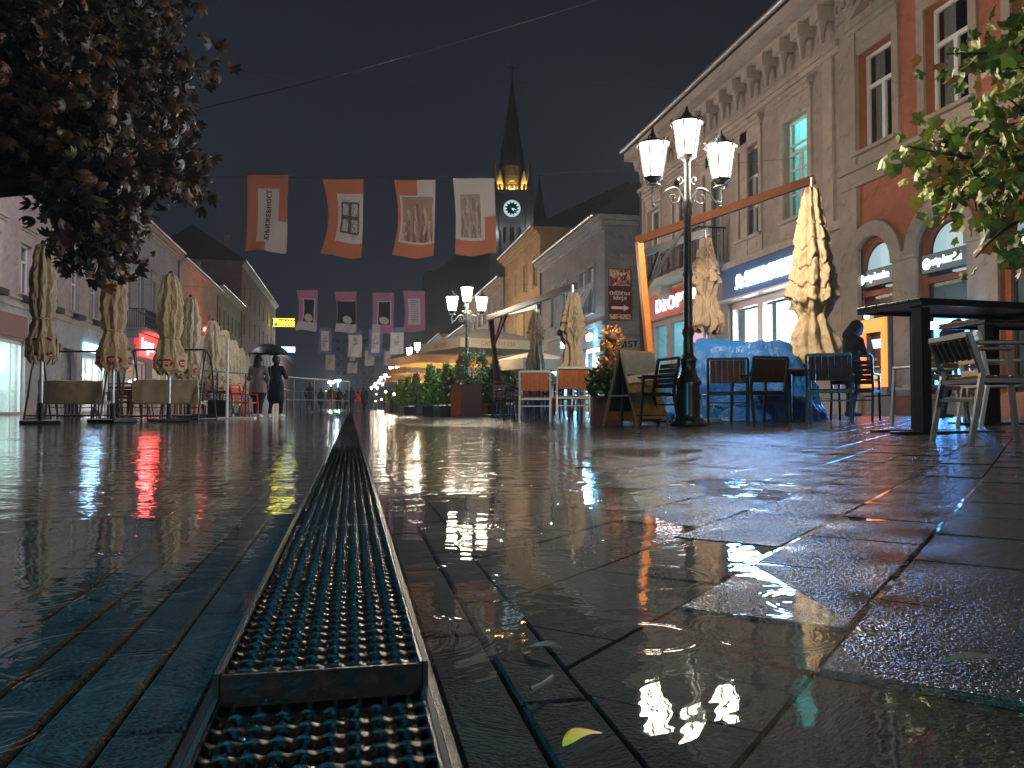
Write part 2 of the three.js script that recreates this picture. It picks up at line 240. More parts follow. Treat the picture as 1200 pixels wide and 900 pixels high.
    if (detail && z > -1.5) { const n = 170, im = new THREE.InstancedMesh(metric(new THREE.SphereGeometry(.0016, 8, 6)), beads, n), o = new THREE.Object3D(); for (let i = 0; i < n; i++) { const k = Math.floor(rnd() * len / .03), c = Math.floor(rnd() * 9) + (rnd() < .6 ? 0 : .5); o.position.set(-w + 2 * w * (c + rr(-.1, .1)) / 9, .0022, -.018 - k * .03 + rr(-.002, .002)); o.scale.setScalar(rr(.5, 1.3)); o.updateMatrix(); im.setMatrixAt(i, o.matrix); } im.name = 'water_beads'; im.userData.kind = 'stuff'; g.add(im); }
    return g;
  }
  grate('sunken wet iron drain grate lying a step lower than the rest', .19, 1.014, -.006, true);
  grate('wet iron drain grate whose front edge stands above the sunken one', ZS, LEN - .006, .018, true);
  for (let k = 1; k < 5; k++) grate('wet iron drain grate with rows of wavy bars, further along the channel', ZS - k * LEN, LEN - .006, k < 3 ? .018 : .004, true, 'drain grates along the channel');
  const far = grate('wet iron drain grate with rows of wavy bars, further along the channel', ZS - 5 * LEN, LEN - .006, .004, false, 'drain grates along the channel');
  for (let k = 6; k < 40; k++) dup(far, V(XD, .004, ZS - k * LEN), 0);
}

// ---------------------------------------------------------------- buildings
const XR = 11.1, XL = -12.5;
function rectHole(s0, s1, y0, y1, arch) { const h = new THREE.Path(); h.moveTo(s0, y0); h.lineTo(s1, y0); if (arch) { h.lineTo(s1, y1); h.absarc((s0 + s1) / 2, y1, (s1 - s0) / 2, 0, Math.PI, false); } else { h.lineTo(s1, y1); h.lineTo(s0, y1); } h.closePath(); return h; }
// A terraced house: local x runs along the street, local -z towards it. z0 is the end nearer the viewer.
function house(name, label, side, X, z0, z1, H, depth, wallMat, openings, o = {}) {
  const zc = (z0 + z1) / 2, half = (z0 - z1) / 2, b = thing(name, label, 'building', V(X, 0, zc), side * Math.PI / 2);
  const S = (z) => (side > 0 ? zc - z : z - zc);
  const sh = new THREE.Shape(); sh.moveTo(-half, -.2); sh.lineTo(half, -.2); sh.lineTo(half, H); sh.lineTo(-half, H); sh.closePath();
  const near = side > 0 ? -half : half;
  for (const q of openings) { const a = S(q.z0), c = S(q.z1); q.s0 = Math.min(a, c); q.s1 = Math.max(a, c); sh.holes.push(rectHole(q.s0, q.s1, q.y0, q.y1, q.arch)); }
  obj('wall', new THREE.ExtrudeGeometry(sh, { depth: .32, bevelEnabled: false, curveSegments: 10 }), wallMat, b);
  obj('wall', [bx(-half, -half + .3, -.2, H, .32, depth), bx(half - .3, half, -.2, H, .32, depth), bx(-half + .3, half - .3, -.2, H, depth - .3, depth)], o.sideMat || wallMat, b);
  obj('ceiling', bx(-half + .3, half - .3, H - .2, H - .05, .32, depth - .3), M.white, b);
  // roof: two slopes with gable ends
  const rh = o.roofH ?? 3, e = o.eave ?? .25, rs = new THREE.Shape(); rs.moveTo(-e, H + .02); rs.lineTo(depth + e, H + .02);
  if (o.mansard) { rs.lineTo(depth - 1, H + rh); rs.lineTo(o.mansard, H + rh); } else rs.lineTo(depth / 2, H + rh);
  rs.closePath();
  const rg = new THREE.ExtrudeGeometry(rs, { depth: half * 2, bevelEnabled: false }); rg.rotateY(-Math.PI / 2).translate(half, 0, 0);
  const roof = obj('roof', rg, M.roof, b);
  if (o.chimneys) for (const [s, d] of o.chimneys) obj('chimney', [B(.7, 1.8, .5, s, H + rh * .75, d), B(.85, .15, .65, s, H + rh * .75 + .95, d)], M.stone, roof);
  if (o.gutter !== false) { obj('gutter', tube([V(-half, H + .06, -e - .06), V(half, H + .06, -e - .06)], .075, 2, 8), M.alu, b); obj('downpipe', [rod(V(-near + (near < 0 ? -.2 : .2), 0, -.08), V(-near + (near < 0 ? -.2 : .2), H - .2, -.08), .05)], M.tube, b); }
  b.userData.S = undefined; delete b.userData.S;
  return { b, S, half, H, near, depth };
}
function win(h, q, o = {}) { // a window set into an opening q of house h
  const { b } = h, g = sub('window', b), { s0, s1, y0, y1 } = q, w = s1 - s0, hh = y1 - y0, f = o.f ?? .07, zf = o.z ?? .14, fm = o.frame || M.whiteFrame, t = o.transom ?? .34;
  const fr = [bx(s0, s0 + f, y0, y1, zf, zf + .07), bx(s1 - f, s1, y0, y1, zf, zf + .07), bx(s0 + f, s1 - f, y0, y0 + f, zf, zf + .07), bx(s0 + f, s1 - f, y1 - f, y1, zf, zf + .07)];
  if (o.mull !== 0) { fr.push(bx((s0 + s1) / 2 - .045, (s0 + s1) / 2 + .045, y0 + f, y1 - hh * t - .04, zf - .012, zf + .06)); fr.push(bx(s0 + f, s1 - f, y1 - hh * t - .04, y1 - hh * t + .04, zf - .01, zf + .065)); }
  if (o.bars) for (let k = 1; k < o.bars; k++) fr.push(bx(s0 + f, s1 - f, y0 + hh * k / o.bars - .02, y0 + hh * k / o.bars + .02, zf + .005, zf + .05));
  obj('frame', fr, fm, g);
  obj('pane', bx(s0 + f, s1 - f, y0 + f, y1 - f, zf + .03, zf + .034), o.glass || M.glass, g);
  if (o.back !== false) for (const k of [0, 1]) { const a = k ? s1 - w * .27 : s0 - .05, G = new THREE.PlaneGeometry(w * .27 + .05, hh + .1, 12, 1), at = G.attributes.position; for (let i = 0; i < at.count; i++) at.setZ(i, .025 * Math.sin(at.getX(i) * 42 + k)); G.computeVertexNormals(); obj('curtain', G.translate(a + (w * .27 + .05) / 2, (y0 + y1) / 2, zf + .25), M.lace, g); }
  if (o.sill !== false) obj('sill', RB(w + .3, .09, .24, .015, (s0 + s1) / 2, y0 - .05, -.02), o.trim || M.stone, g);
  return g;
}
function surround(h, q, m, o = {}) { // moulded frame and head round an opening
  const t = o.t ?? .17, { s0, s1, y0, y1 } = q, c = (s0 + s1) / 2, w = s1 - s0, p = [];
  p.push(bx(s0 - t, s0 - .002, y0 - .1, y1, -.05, .004), bx(s1 + .002, s1 + t, y0 - .1, y1, -.05, .004), bx(s0 - t, s1 + t, y1 + .002, y1 + t, -.05, .004));
  if (o.head) { p.push(bx(s0 - t - .1, s1 + t + .1, y1 + t + .42, y1 + t + .52, -.2, .003), bx(s0 - t - .04, s1 + t + .04, y1 + t + .32, y1 + t + .42, -.12, .003), bx(s0 - t, s1 + t, y1 + t, y1 + t + .32, -.06, .002)); }
  if (o.apron) p.push(bx(s0 - t, s1 + t, y0 - o.apron, y0 - .1, -.04, .003), bx(s0 + .1, s1 - .1, y0 - o.apron + .1, y0 - .25, -.055, -.038));
  obj('window_surround', p, m, h.b);
  if (o.pediment) { const s = new THREE.Shape(), y = y1 + t + .52, a = w / 2 + t + .12; s.moveTo(-a, 0); s.lineTo(a, 0); s.lineTo(a, .07); s.lineTo(0, .62); s.lineTo(-a, .07); s.closePath(); const i = new THREE.Path(); i.moveTo(-a + .3, .07); i.lineTo(a - .3, .07); i.lineTo(0, .45); i.closePath(); s.holes.push(i); obj('pediment', [new THREE.ExtrudeGeometry(s, { depth: .2, bevelEnabled: false }).translate(c, y, -.2)], m, h.b); obj('pediment_ornament', [T(new THREE.TorusGeometry(.1, .03, 6, 14), c, y + .2, -.03), ball(.06, c, y + .2, -.03)], m, h.b); }
}
function cornice(h, y, steps, m, name = 'cornice') { obj(name, steps.map(([y0, y1, d]) => bx(-h.half - .001, h.half + .001, y + y0, y + y1, -d, .002)), m, h.b); }
const O = (side, X, u0, u1, vt, vb) => { const a = onX(u0, vt, X), c = onX(u1, vt, X), d = onX(u0, vb, X); return { z0: a.z, z1: c.z, y0: d.y, y1: a.y }; };
function shopRoom(h, q, o = {}) { // a lit room behind a shop opening
  const d = o.depth ?? 2.2, g = sub('shop_interior', h.b), wm = o.wall || M.white, { s0, s1, y0, y1 } = q, a = s0 - .3, c = s1 + .3, H = y1 + .25;
  obj('inner_wall', [bx(a, c, 0, H, d, d + .06), bx(a - .06, a, 0, H, .34, d), bx(c, c + .06, 0, H, .34, d)], wm, g); obj('inner_floor', bx(a, c, -.1, .04, .34, d), M.stone, g); obj('inner_ceiling', bx(a, c, H, H + .06, .34, d), wm, g);
  obj('ceiling_light', bx(s0 + .1, s1 - .1, H - .04, H - .01, .7, d - .4), glowing(...o.rgb, o.glow ?? 1.6), g);
  rectLight(g, (s0 + s1) / 2, H - .06, (d + .4) / 2 + .1, s1 - s0 - .2, Math.max(.3, d - 1.1), o.rgb, o.power ?? 6, 0, -Math.PI / 2);
  if (o.shelves) { const cm = o.goods || [mat(.5, .5, .5, .5), mat(.1, .4, .42, .5), mat(.5, .3, .12, .5)]; for (let k = 0; k < o.shelves; k++) { const y = .35 + k * (y1 - .5) / o.shelves, sh = obj('shelf', bx(s0 - .1, s1 + .1, y, y + .04, d - .45, d - .02), M.whiteFrame, g); const p = [[], [], []]; for (let s = s0; s < s1 - .1; s += rr(.13, .3)) p[Math.floor(rnd() * 3)].push(B(rr(.08, .2), rr(.1, .3), .14, s, y + .17, d - .3)); p.forEach((l, i) => { if (l.length) { const m = obj('goods', l, cm[i], sh); m.userData.kind = 'stuff'; } }); } }
  return g;
}
const railing = (h, s0, s1, y, out, hgt = 1) => { // wrought balcony
  const g = sub('balcony', h.b); obj('balcony_slab', [bx(s0, s1, y - .16, y, -out, 0), bx(s0 + .2, s0 + .4, y - .6, y - .16, -out * .6, 0), bx(s1 - .4, s1 - .2, y - .6, y - .16, -out * .6, 0)], M.stone, g);
  const p = [bx(s0, s1, y + hgt, y + hgt + .05, -out, -out + .05), bx(s0, s1, y + .08, y + .11, -out, -out + .03), bx(s0, s0 + .04, y + hgt, y + hgt + .05, -out, 0), bx(s1 - .04, s1, y + hgt, y + hgt + .05, -out, 0)];
  for (let s = s0 + .02; s <= s1; s += .11) { p.push(bx(s - .01, s + .01, y, y + hgt, -out + .01, -out + .03)); p.push(T(new THREE.TorusGeometry(.042, .008, 4, 8), s + .055, y + .3, -out + .02), T(new THREE.TorusGeometry(.042, .008, 4, 8), s + .055, y + .7, -out + .02)); }
  for (let z = -out + .1; z < 0; z += .12) p.push(bx(s0, s0 + .02, y, y + hgt, z, z + .02), bx(s1 - .02, s1, y, y + hgt, z, z + .02));
  obj('railing', p, M.iron, g); return g;
};

// ---- bank: salmon walls, stone pilaster, arches
{
  const wallM = plaster(.36, .12, .066), trim = plaster(.34, .275, .22), zEdge = -16.48;
  const z = (u) => onX(u, 300, XR).z;
  const a1 = { z0: onX(1050, 300, XR).z, z1: onX(1001, 300, XR).z, y0: .12, y1: 3.72, arch: 0 }, ops = [], arches = [];
  // arches of one bay pitch run on past the frame
  const pitch = 2.05, aw = 1.34, c1 = -15.42;
  for (let k = 0; k < 6; k++) { const c = c1 + k * pitch; arches.push({ z0: c + aw / 2, z1: c - aw / 2, y0: .55, y1: 3.35, arch: true }); }
  const ups = []; for (let k = 0; k < 6; k++) { const c = -15.28 + k * 2.12; ups.push({ z0: c + .58, z1: c - .58, y0: 5.98, y1: 8.15 }); }
  const h = house('bank_building', 'salmon bank building with stone trim and arched ground floor windows', 1, XR, 0, zEdge, 11.4, 12, wallM, [...arches, ...ups], { roofH: 2.5, gutter: false });
  cornice(h, 5.2, [[0, .1, .1], [.1, .36, .06], [.36, .46, .16]], trim, 'string_course');
  cornice(h, 10.3, [[0, .2, .1], [.2, .7, .06], [.7, .9, .3], [.9, 1.1, .55]], trim);
  obj('plinth', bx(-h.half, h.half, .1, .52, -.06, .001), plaster(.3, .12, .06), h.b);
  const ps = h.S(zEdge); // stone pilaster at the far end
  const far = Math.sign(ps);
  obj('pilaster', [bx(ps - .62, ps - .004, .1, 5.19, -.1, .003), bx(ps - .6, ps - .004, 5.67, 9.1, -.09, .003), bx(ps - .68, ps + .02, 9.1, 9.75, -.16, .003), bx(ps - .74, ps + .04, 9.75, 10.3, -.26, .003), bx(ps - .66, ps + .01, .1, .8, -.15, .003)], trim, h.b);
  obj('capital_ornament', [T(new THREE.TorusGeometry(.16, .05, 6, 14), ps - .45, 9.45, -.16), T(new THREE.TorusGeometry(.16, .05, 6, 14), ps - .2, 9.45, -.16), ball(.1, ps - .33, 9.6, -.18)], trim, h.b);
  ups.forEach((q, k) => { win(h, q, { trim, z: .2,  }); surround(h, q, trim, { t: .2, head: true, pediment: true, apron: .55 }); });
  arches.forEach((q, k) => {
    const c = (q.s0 + q.s1) / 2, r = aw / 2; // archivolt with depth
    const sh = new THREE.Shape(); sh.absarc(0, 0, r + .3, 0, Math.PI, false); sh.lineTo(-r, 0); sh.absarc(0, 0, r, Math.PI, 0, true); sh.closePath();
    obj('archivolt', [new THREE.ExtrudeGeometry(sh, { depth: .09, bevelEnabled: true, bevelSize: .02, bevelThickness: .02, bevelSegments: 1 }).translate(c, q.y1, -.09)], trim, h.b);
    const inner = new THREE.Shape(); inner.absarc(0, 0, r - .002, 0, Math.PI, false); inner.lineTo(-r + .14, 0); inner.absarc(0, 0, r - .14, Math.PI, 0, true); inner.closePath();
    obj('arch_frame', [new THREE.ExtrudeGeometry(inner, { depth: .1, bevelEnabled: false }).translate(c, q.y1, .1), bx(q.s0 + .002, q.s0 + .13, q.y0, q.y1, .1, .2), bx(q.s1 - .13, q.s1 - .002, q.y0, q.y1, .1, .2), bx(q.s0 + .13, q.s1 - .13, q.y1 - .62, q.y1 - .5, .1, .2)], wallM, h.b);
    const lun = new THREE.Shape(); lun.absarc(0, 0, r - .16, 0, Math.PI, false); lun.closePath();
    obj('lunette_window', new THREE.ExtrudeGeometry(lun, { depth: .01, bevelEnabled: false }).translate(c, q.y1, .22), glowing(.30, .48, .52, k < 2 ? .85 : .4), h.b);
    const sg = sub('bank_sign', h.b); obj('sign_board', bx(q.s0 + .05, q.s1 - .05, q.y1 - .42, q.y1 - .06, .02, .1), mat(.03, .09, .11, .4), sg);
    letters(sg, 'otp banka', .15, c + .3, q.y1 - .3, .018, glowing(.75, .95, 1, 1.6), .78); obj('sign_emblem_light', cyl(.11, .11, .02, 0, 0, 0, 20).rotateX(Math.PI / 2).translate(c + .45, q.y1 - .24, .01), glowing(.8, .97, 1, 3), sg);
    const wn = sub('window', h.b); obj('pane', bx(q.s0 + .13, q.s1 - .13, q.y0, q.y1 - .62, .17, .175), M.glass, wn); obj('frame', [bx(q.s0 + .13, q.s0 + .18, q.y0, q.y1 - .62, .15, .2), bx(q.s1 - .18, q.s1 - .13, q.y0, q.y1 - .62, .15, .2), bx(q.s0 + .13, q.s1 - .13, q.y1 - .7, q.y1 - .62, .15, .2), bx(q.s0 + .13, q.s1 - .13, q.y0, q.y0 + .06, .15, .2)], M.tube, wn);
    if (k < 4) { shopRoom(h, { ...q, y1: q.y1 - .55 }, { rgb: [.7, .85, .85], glow: .5, power: 2.6, depth: 1.9, wall: plaster(.3, .36, .36) }); obj('inner_post', bx(c - .12, c - .02, .1, 2.8, 1.2, 1.3), M.whiteFrame, h.b); }
    if (k === 1) obj('poster', bx(c - .25, c + .22, 1.55, 2.15, .19, .195), mat(.55, .07, .04, .6), h.b);
  });
  for (let k = 0; k < 6; k++) { const c = c1 + (k - .5) * pitch; if (k) obj('pier_facing', [bx(h.S(c) - (pitch - aw) / 2 - .0, h.S(c) + (pitch - aw) / 2, .53, 3.3, -.05, .004), bx(h.S(c) - (pitch - aw) / 2 - .03, h.S(c) + (pitch - aw) / 2 + .03, 3.3, 3.48, -.09, .004)], trim, h.b); }
  // downlight fitting at the pilaster and small wall light
  obj('wall_light', RB(.1, .22, .1, .03, h.S(-15.85), 2.36, .12), glowing(1, .95, .85, 3), h.b);

  // cash machines standing in the wall below the arches
  const cash = (c, label, body, glow, dark) => {
    const g = thing('cash_machine', label, 'cash machine', V(XR - .12, .1, c), Math.PI / 2);
    obj('cabinet', [bx(-.42, -.32, .62, 2.1, .021, .5), bx(.32, .42, .62, 2.1, .021, .5), bx(-.32, .32, 1.82, 2.1, .021, .5), bx(-.42, .42, .45, .62, -.02, .5), bx(-.42, .42, 0, .44, .05, .5)], mat(.12, .12, .13, .5), g);
    obj('lit_sign_fascia', [bx(-.4, -.3, .62, 2.08, -.06, .02), bx(.3, .4, .62, 2.08, -.06, .02), bx(-.3, .3, 1.8, 2.08, -.06, .02), bx(-.3, .3, .62, .9, -.06, .02)], new THREE.MeshStandardMaterial({ color: body, roughness: .5, emissive: body, emissiveIntensity: glow }), g);
    obj('recess', [bx(-.3, .3, .9, 1.8, .16, .24), bx(-.3, .3, .9, 1.0, -.02, .16)], mat(.05, .055, .06, .4), g);
    obj('screen', T(bx(-.2, .2, 0, .2, 0, .02), 0, 1.46, .12, -.25), glowing(.5, .75, 1, 1.1), g);
    obj('keypad', T(bx(-.12, .08, 0, .02, -.08, .08), 0, 1.05, .1), M.silver, g); obj('card_slot', bx(.12, .2, 1.2, 1.26, .14, .17), M.silver, g); obj('brand_plate', bx(-.2, .2, .74, .8, -.066, -.06), mat(.25, .05, .02, .5), g);
    return g;
  };
  const a = cash(-15.27, 'orange glowing cash machine in the arched bank wall', new THREE.Color().setRGB(.9, .2, .03), 1.7);
  rectLight(a, 0, 1.3, -.12, .75, 1.4, [1, .25, .05], 1.6, 0);
  const b2 = cash(-13.0, 'blue lit cash machine beside a pier of the bank', new THREE.Color().setRGB(.06, .34, .62), 5);
  obj('hood_light', [bx(-.42, .42, 1.72, 1.78, -.4, -.07)], glowing(.25, .6, 1, 12), b2);
  rectLight(b2, 0, 1.7, -.22, .8, .3, [.2, .55, 1], 30, 0, -Math.PI / 2);
  rectLight(b2, 0, 1.2, -.1, .75, 1.1, [.08, .35, 1], 70, 0);
  obj('fluorescent_light', bx(-.38, .38, 1.64, 1.7, -.44, -.4), glowing(.15, .42, 1, 60), b2);
}
function flip(g) { const p = g.attributes.position, n = g.attributes.normal; if (g.index) return; for (const at of Object.values(g.attributes)) { const k = at.itemSize; for (let i = 0; i < at.count; i += 3) for (let c = 0; c < k; c++) { const a = at.array[(i + 1) * k + c]; at.array[(i + 1) * k + c] = at.array[(i + 2) * k + c]; at.array[(i + 2) * k + c] = a; } } g.computeVertexNormals(); }
// lettering on a house front, read from the street: s is where the first letter starts on the viewer's left
function letters(parent, str, size, s, y, z, m, width, dir = 1, name = 'sign_letters') { const g = text(str, size, .035); const w = g.boundingBox.max.x; if (width) g.scale(width / w, 1, 1); g.rotateY(Math.PI).translate(s, y, z); return obj(name, g, m, parent); }

// ---- ornate grey building with bright shops
{
  const wallM = plaster(.38, .3, .25), trim = plaster(.47, .38, .31), z0 = -16.49, z1 = -29.6;
  const U = [{ u0: 917, u1: 949, vt: 150, vb: 262 }, { u0: 868, u1: 890, vt: 180, vb: 272 }].map((w) => O(1, XR, w.u0, w.u1, w.vt, w.vb));
  const ups = [-18.45, -20.9, -23.3, -25.8, -28.2].map((c, k) => ({ z0: c + .58, z1: c - .58, y0: k === 2 || k === 3 ? 4.75 : 5.15, y1: 7.72 }));
  const shopA = { z0: -18.35, z1: -22.25, y0: .15, y1: 3.42 }, shopB = { z0: -24.0, z1: -28.6, y0: .15, y1: 3.5 };
  const h = house('ornate_grey_building', 'ornate grey building with bracketed cornice above two bright shops', 1, XR, z0, z1, 10.2, 12, wallM, [...ups, shopA, shopB], { roofH: 3, eave: .75 });
  cornice(h, 8.55, [[0, .12, .08], [.12, .24, .16]], trim, 'string_course');
  cornice(h, 9.75, [[0, .14, .3], [.14, .44, .68]], trim);
  const br = lathe([[.001, -.85], [.045, -.78], [.06, -.55], [.12, -.28], [.13, 0], [.001, 0]], 10); br.scale(1, 1, 1.25);
  for (let s = -h.half + .45; s < h.half; s += .86) { const m = obj('bracket', [br.clone().translate(s, 9.73, -.2), bx(s - .17, s + .17, 9.4, 9.74, -.42, -.003)], trim, h.b); }
  obj('fascia', bx(-h.half, h.half, 4.42, 4.62, -.1, .002), trim, h.b);
  for (const s of [-h.half + .5, -1.9, .4, 2.9, h.half - .25]) obj('pilaster_strip', bx(s - .2, s + .2, 4.62, 8.54, -.06, .003), trim, h.b);
  const teal = phys(.3, .72, .72, .95, { map: rep(texCloth, 3), transmission: .6, thickness: 0, side: THREE.DoubleSide });
  ups.forEach((q, k) => {
    const g = win(h, q, { f: .06, bars: k === 0 ? 4 : 3, transom: .33, back: k !== 0, trim });
    surround(h, q, trim, { t: .16, head: true, apron: .5 });
    if (k === 0) { // curtain lit from the room behind
      const p = []; const w = q.s1 - q.s0, G = new THREE.PlaneGeometry(w + .2, q.y1 - q.y0 + .2, 40, 1); const at = G.attributes.position; for (let i = 0; i < at.count; i++) at.setZ(i, .035 * Math.sin(at.getX(i) * 38)); G.computeVertexNormals(); G.rotateY(Math.PI).translate((q.s0 + q.s1) / 2, (q.y0 + q.y1) / 2, .34);
      obj('curtain', G, teal, g); const rm = sub('lit_room', h.b), cx = (q.s0 + q.s1) / 2; obj('room_wall', [bx(cx - 1.2, cx + 1.2, 4.7, 8.4, 2.6, 2.66), bx(cx - 1.26, cx - 1.2, 4.7, 8.4, .34, 2.66), bx(cx + 1.2, cx + 1.26, 4.7, 8.4, .34, 2.66), bx(cx - 1.26, cx + 1.26, 8.4, 8.46, .34, 2.66), bx(cx - 1.26, cx + 1.26, 4.64, 4.7, .34, 2.66)], M.white, rm); obj('ceiling_lamp', ball(.14, cx, 7.9, 1.5, 12), glowing(.75, 1, .98, 8), rm); point(rm, cx, 7.9, 1.5, [.62, 1, .98], 16, 7); }
  });
  const bl = ups[2], br2 = ups[3]; railing(h, Math.min(bl.s0, br2.s0) - .35, Math.max(bl.s1, br2.s1) + .35, 4.7, .9);
  // shop A: white glowing display windows under a blue lit fascia
  {
    const q = shopA, c = (q.s0 + q.s1) / 2; const g = sub('jewellery_shop_front', h.b);
    obj('sign_board', bx(q.s0 - .15, q.s1 + .15, 3.46, 4.4, -.12, .0), mat(.05, .11, .22, .35), g);
    const lm = glowing(.5, .76, 1, 14), L0 = q.s0 + .38;
    const left = h.S(-21.5); // viewer's left is the far end
    letters(g, 'SWAROVSKI', .42, left - .55, 3.72, -.125, lm, 2.55); 
    obj('swan_sign_emblem', [tube([V(left, 3.74, -.14), V(left - .1, 3.8, -.14), V(left - .05, 4.0, -.14), V(left - .16, 4.12, -.14)], .03, 12, 6), tube([V(left - .22, 4.12, -.14), V(left - .24, 3.86, -.14), V(left - .36, 3.74, -.14), V(left - .4, 4.02, -.14)], .03, 12, 6)], lm, g);
    rectLight(g, c, 3.95, -.2, 3.4, .6, [.2, .46, 1], 60, 0);
    obj('awning_ledge', bx(q.s0 - .2, q.s1 + .2, 3.4, 3.455, -.35, .1), M.alu, g);
    const fr = [bx(q.s0, q.s0 + .09, .15, 3.4, .1, .2), bx(q.s1 - .09, q.s1, .15, 3.4, .1, .2), bx(q.s0 + .09, q.s1 - .09, 3.2, 3.4, .1, .2), bx(q.s0 + .09, q.s1 - .09, .15, .45, .1, .2)];
    const d = h.S(-20.65), d2 = h.S(-20.35); fr.push(bx(Math.min(d, d2), Math.max(d, d2), .45, 3.2, .08, .22)); obj('frame', fr, M.alu, g);
    const e1 = q.s0 + .09, e2 = Math.min(d, d2), e3 = Math.max(d, d2), e4 = q.s1 - .09;
    for (const [a, b2, p] of [[e1, e2, 1], [e3, e4, .55]]) { obj('pane', bx(a, b2, .45, 3.2, .14, .145), M.glass, g); obj('backlit_display_panel_light', bx(a, b2, .5, 3.2, .5, .53), glowing(.9, .96, 1, 4), g); rectLight(g, (a + b2) / 2, 1.85, .46, b2 - a, 2.6, [.75, .88, 1], 9); for (let k = 1; k < 4; k++) obj('display_rib', bx(a + (b2 - a) * k / 4 - .012, a + (b2 - a) * k / 4 + .012, .5, 3.2, .485, .499), M.whiteFrame, g); }
  }
  // shop B: optician, red fascia with white letters, cyan windows
  {
    const q = shopB, g = sub('optician_shop_front', h.b); const s0 = q.s0, s1 = q.s1;
    obj('sign_board', bx(s0 - .1, s1 + .1, 3.52, 4.4, -.14, 0), mat(.42, .055, .03, .5), g);
    const left = h.S(-27.75); letters(g, 'DIOPTA', .46, left, 3.74, -.145, glowing(.95, .97, 1, 2.4), 3.7);
    const fr = [bx(s0, s0 + .1, .15, 3.5, .1, .2), bx(s1 - .1, s1, .15, 3.5, .1, .2), bx(s0, s1, 3.3, 3.5, .11, .19), bx(s0, s1, .15, .6, .11, .19)]; const n = 3; for (let k = 1; k < n; k++) fr.push(bx(s0 + (s1 - s0) * k / n - .2, s0 + (s1 - s0) * k / n + .2, .6, 3.3, .08, .22)); obj('frame', fr, M.stone, g);
    obj('pane', bx(s0 + .1, s1 - .1, .6, 3.3, .15, .155), M.glass, g);
    rectLight(g, (s0 + s1) / 2, 2.2, .05, s1 - s0 - .4, 1.8, [.35, .82, 1], 5);
    shopRoom(h, q, { rgb: [.4, .85, 1], glow: 1.4, power: 7, depth: 2.4, wall: plaster(.4, .55, .58), shelves: 4 });
  }
}

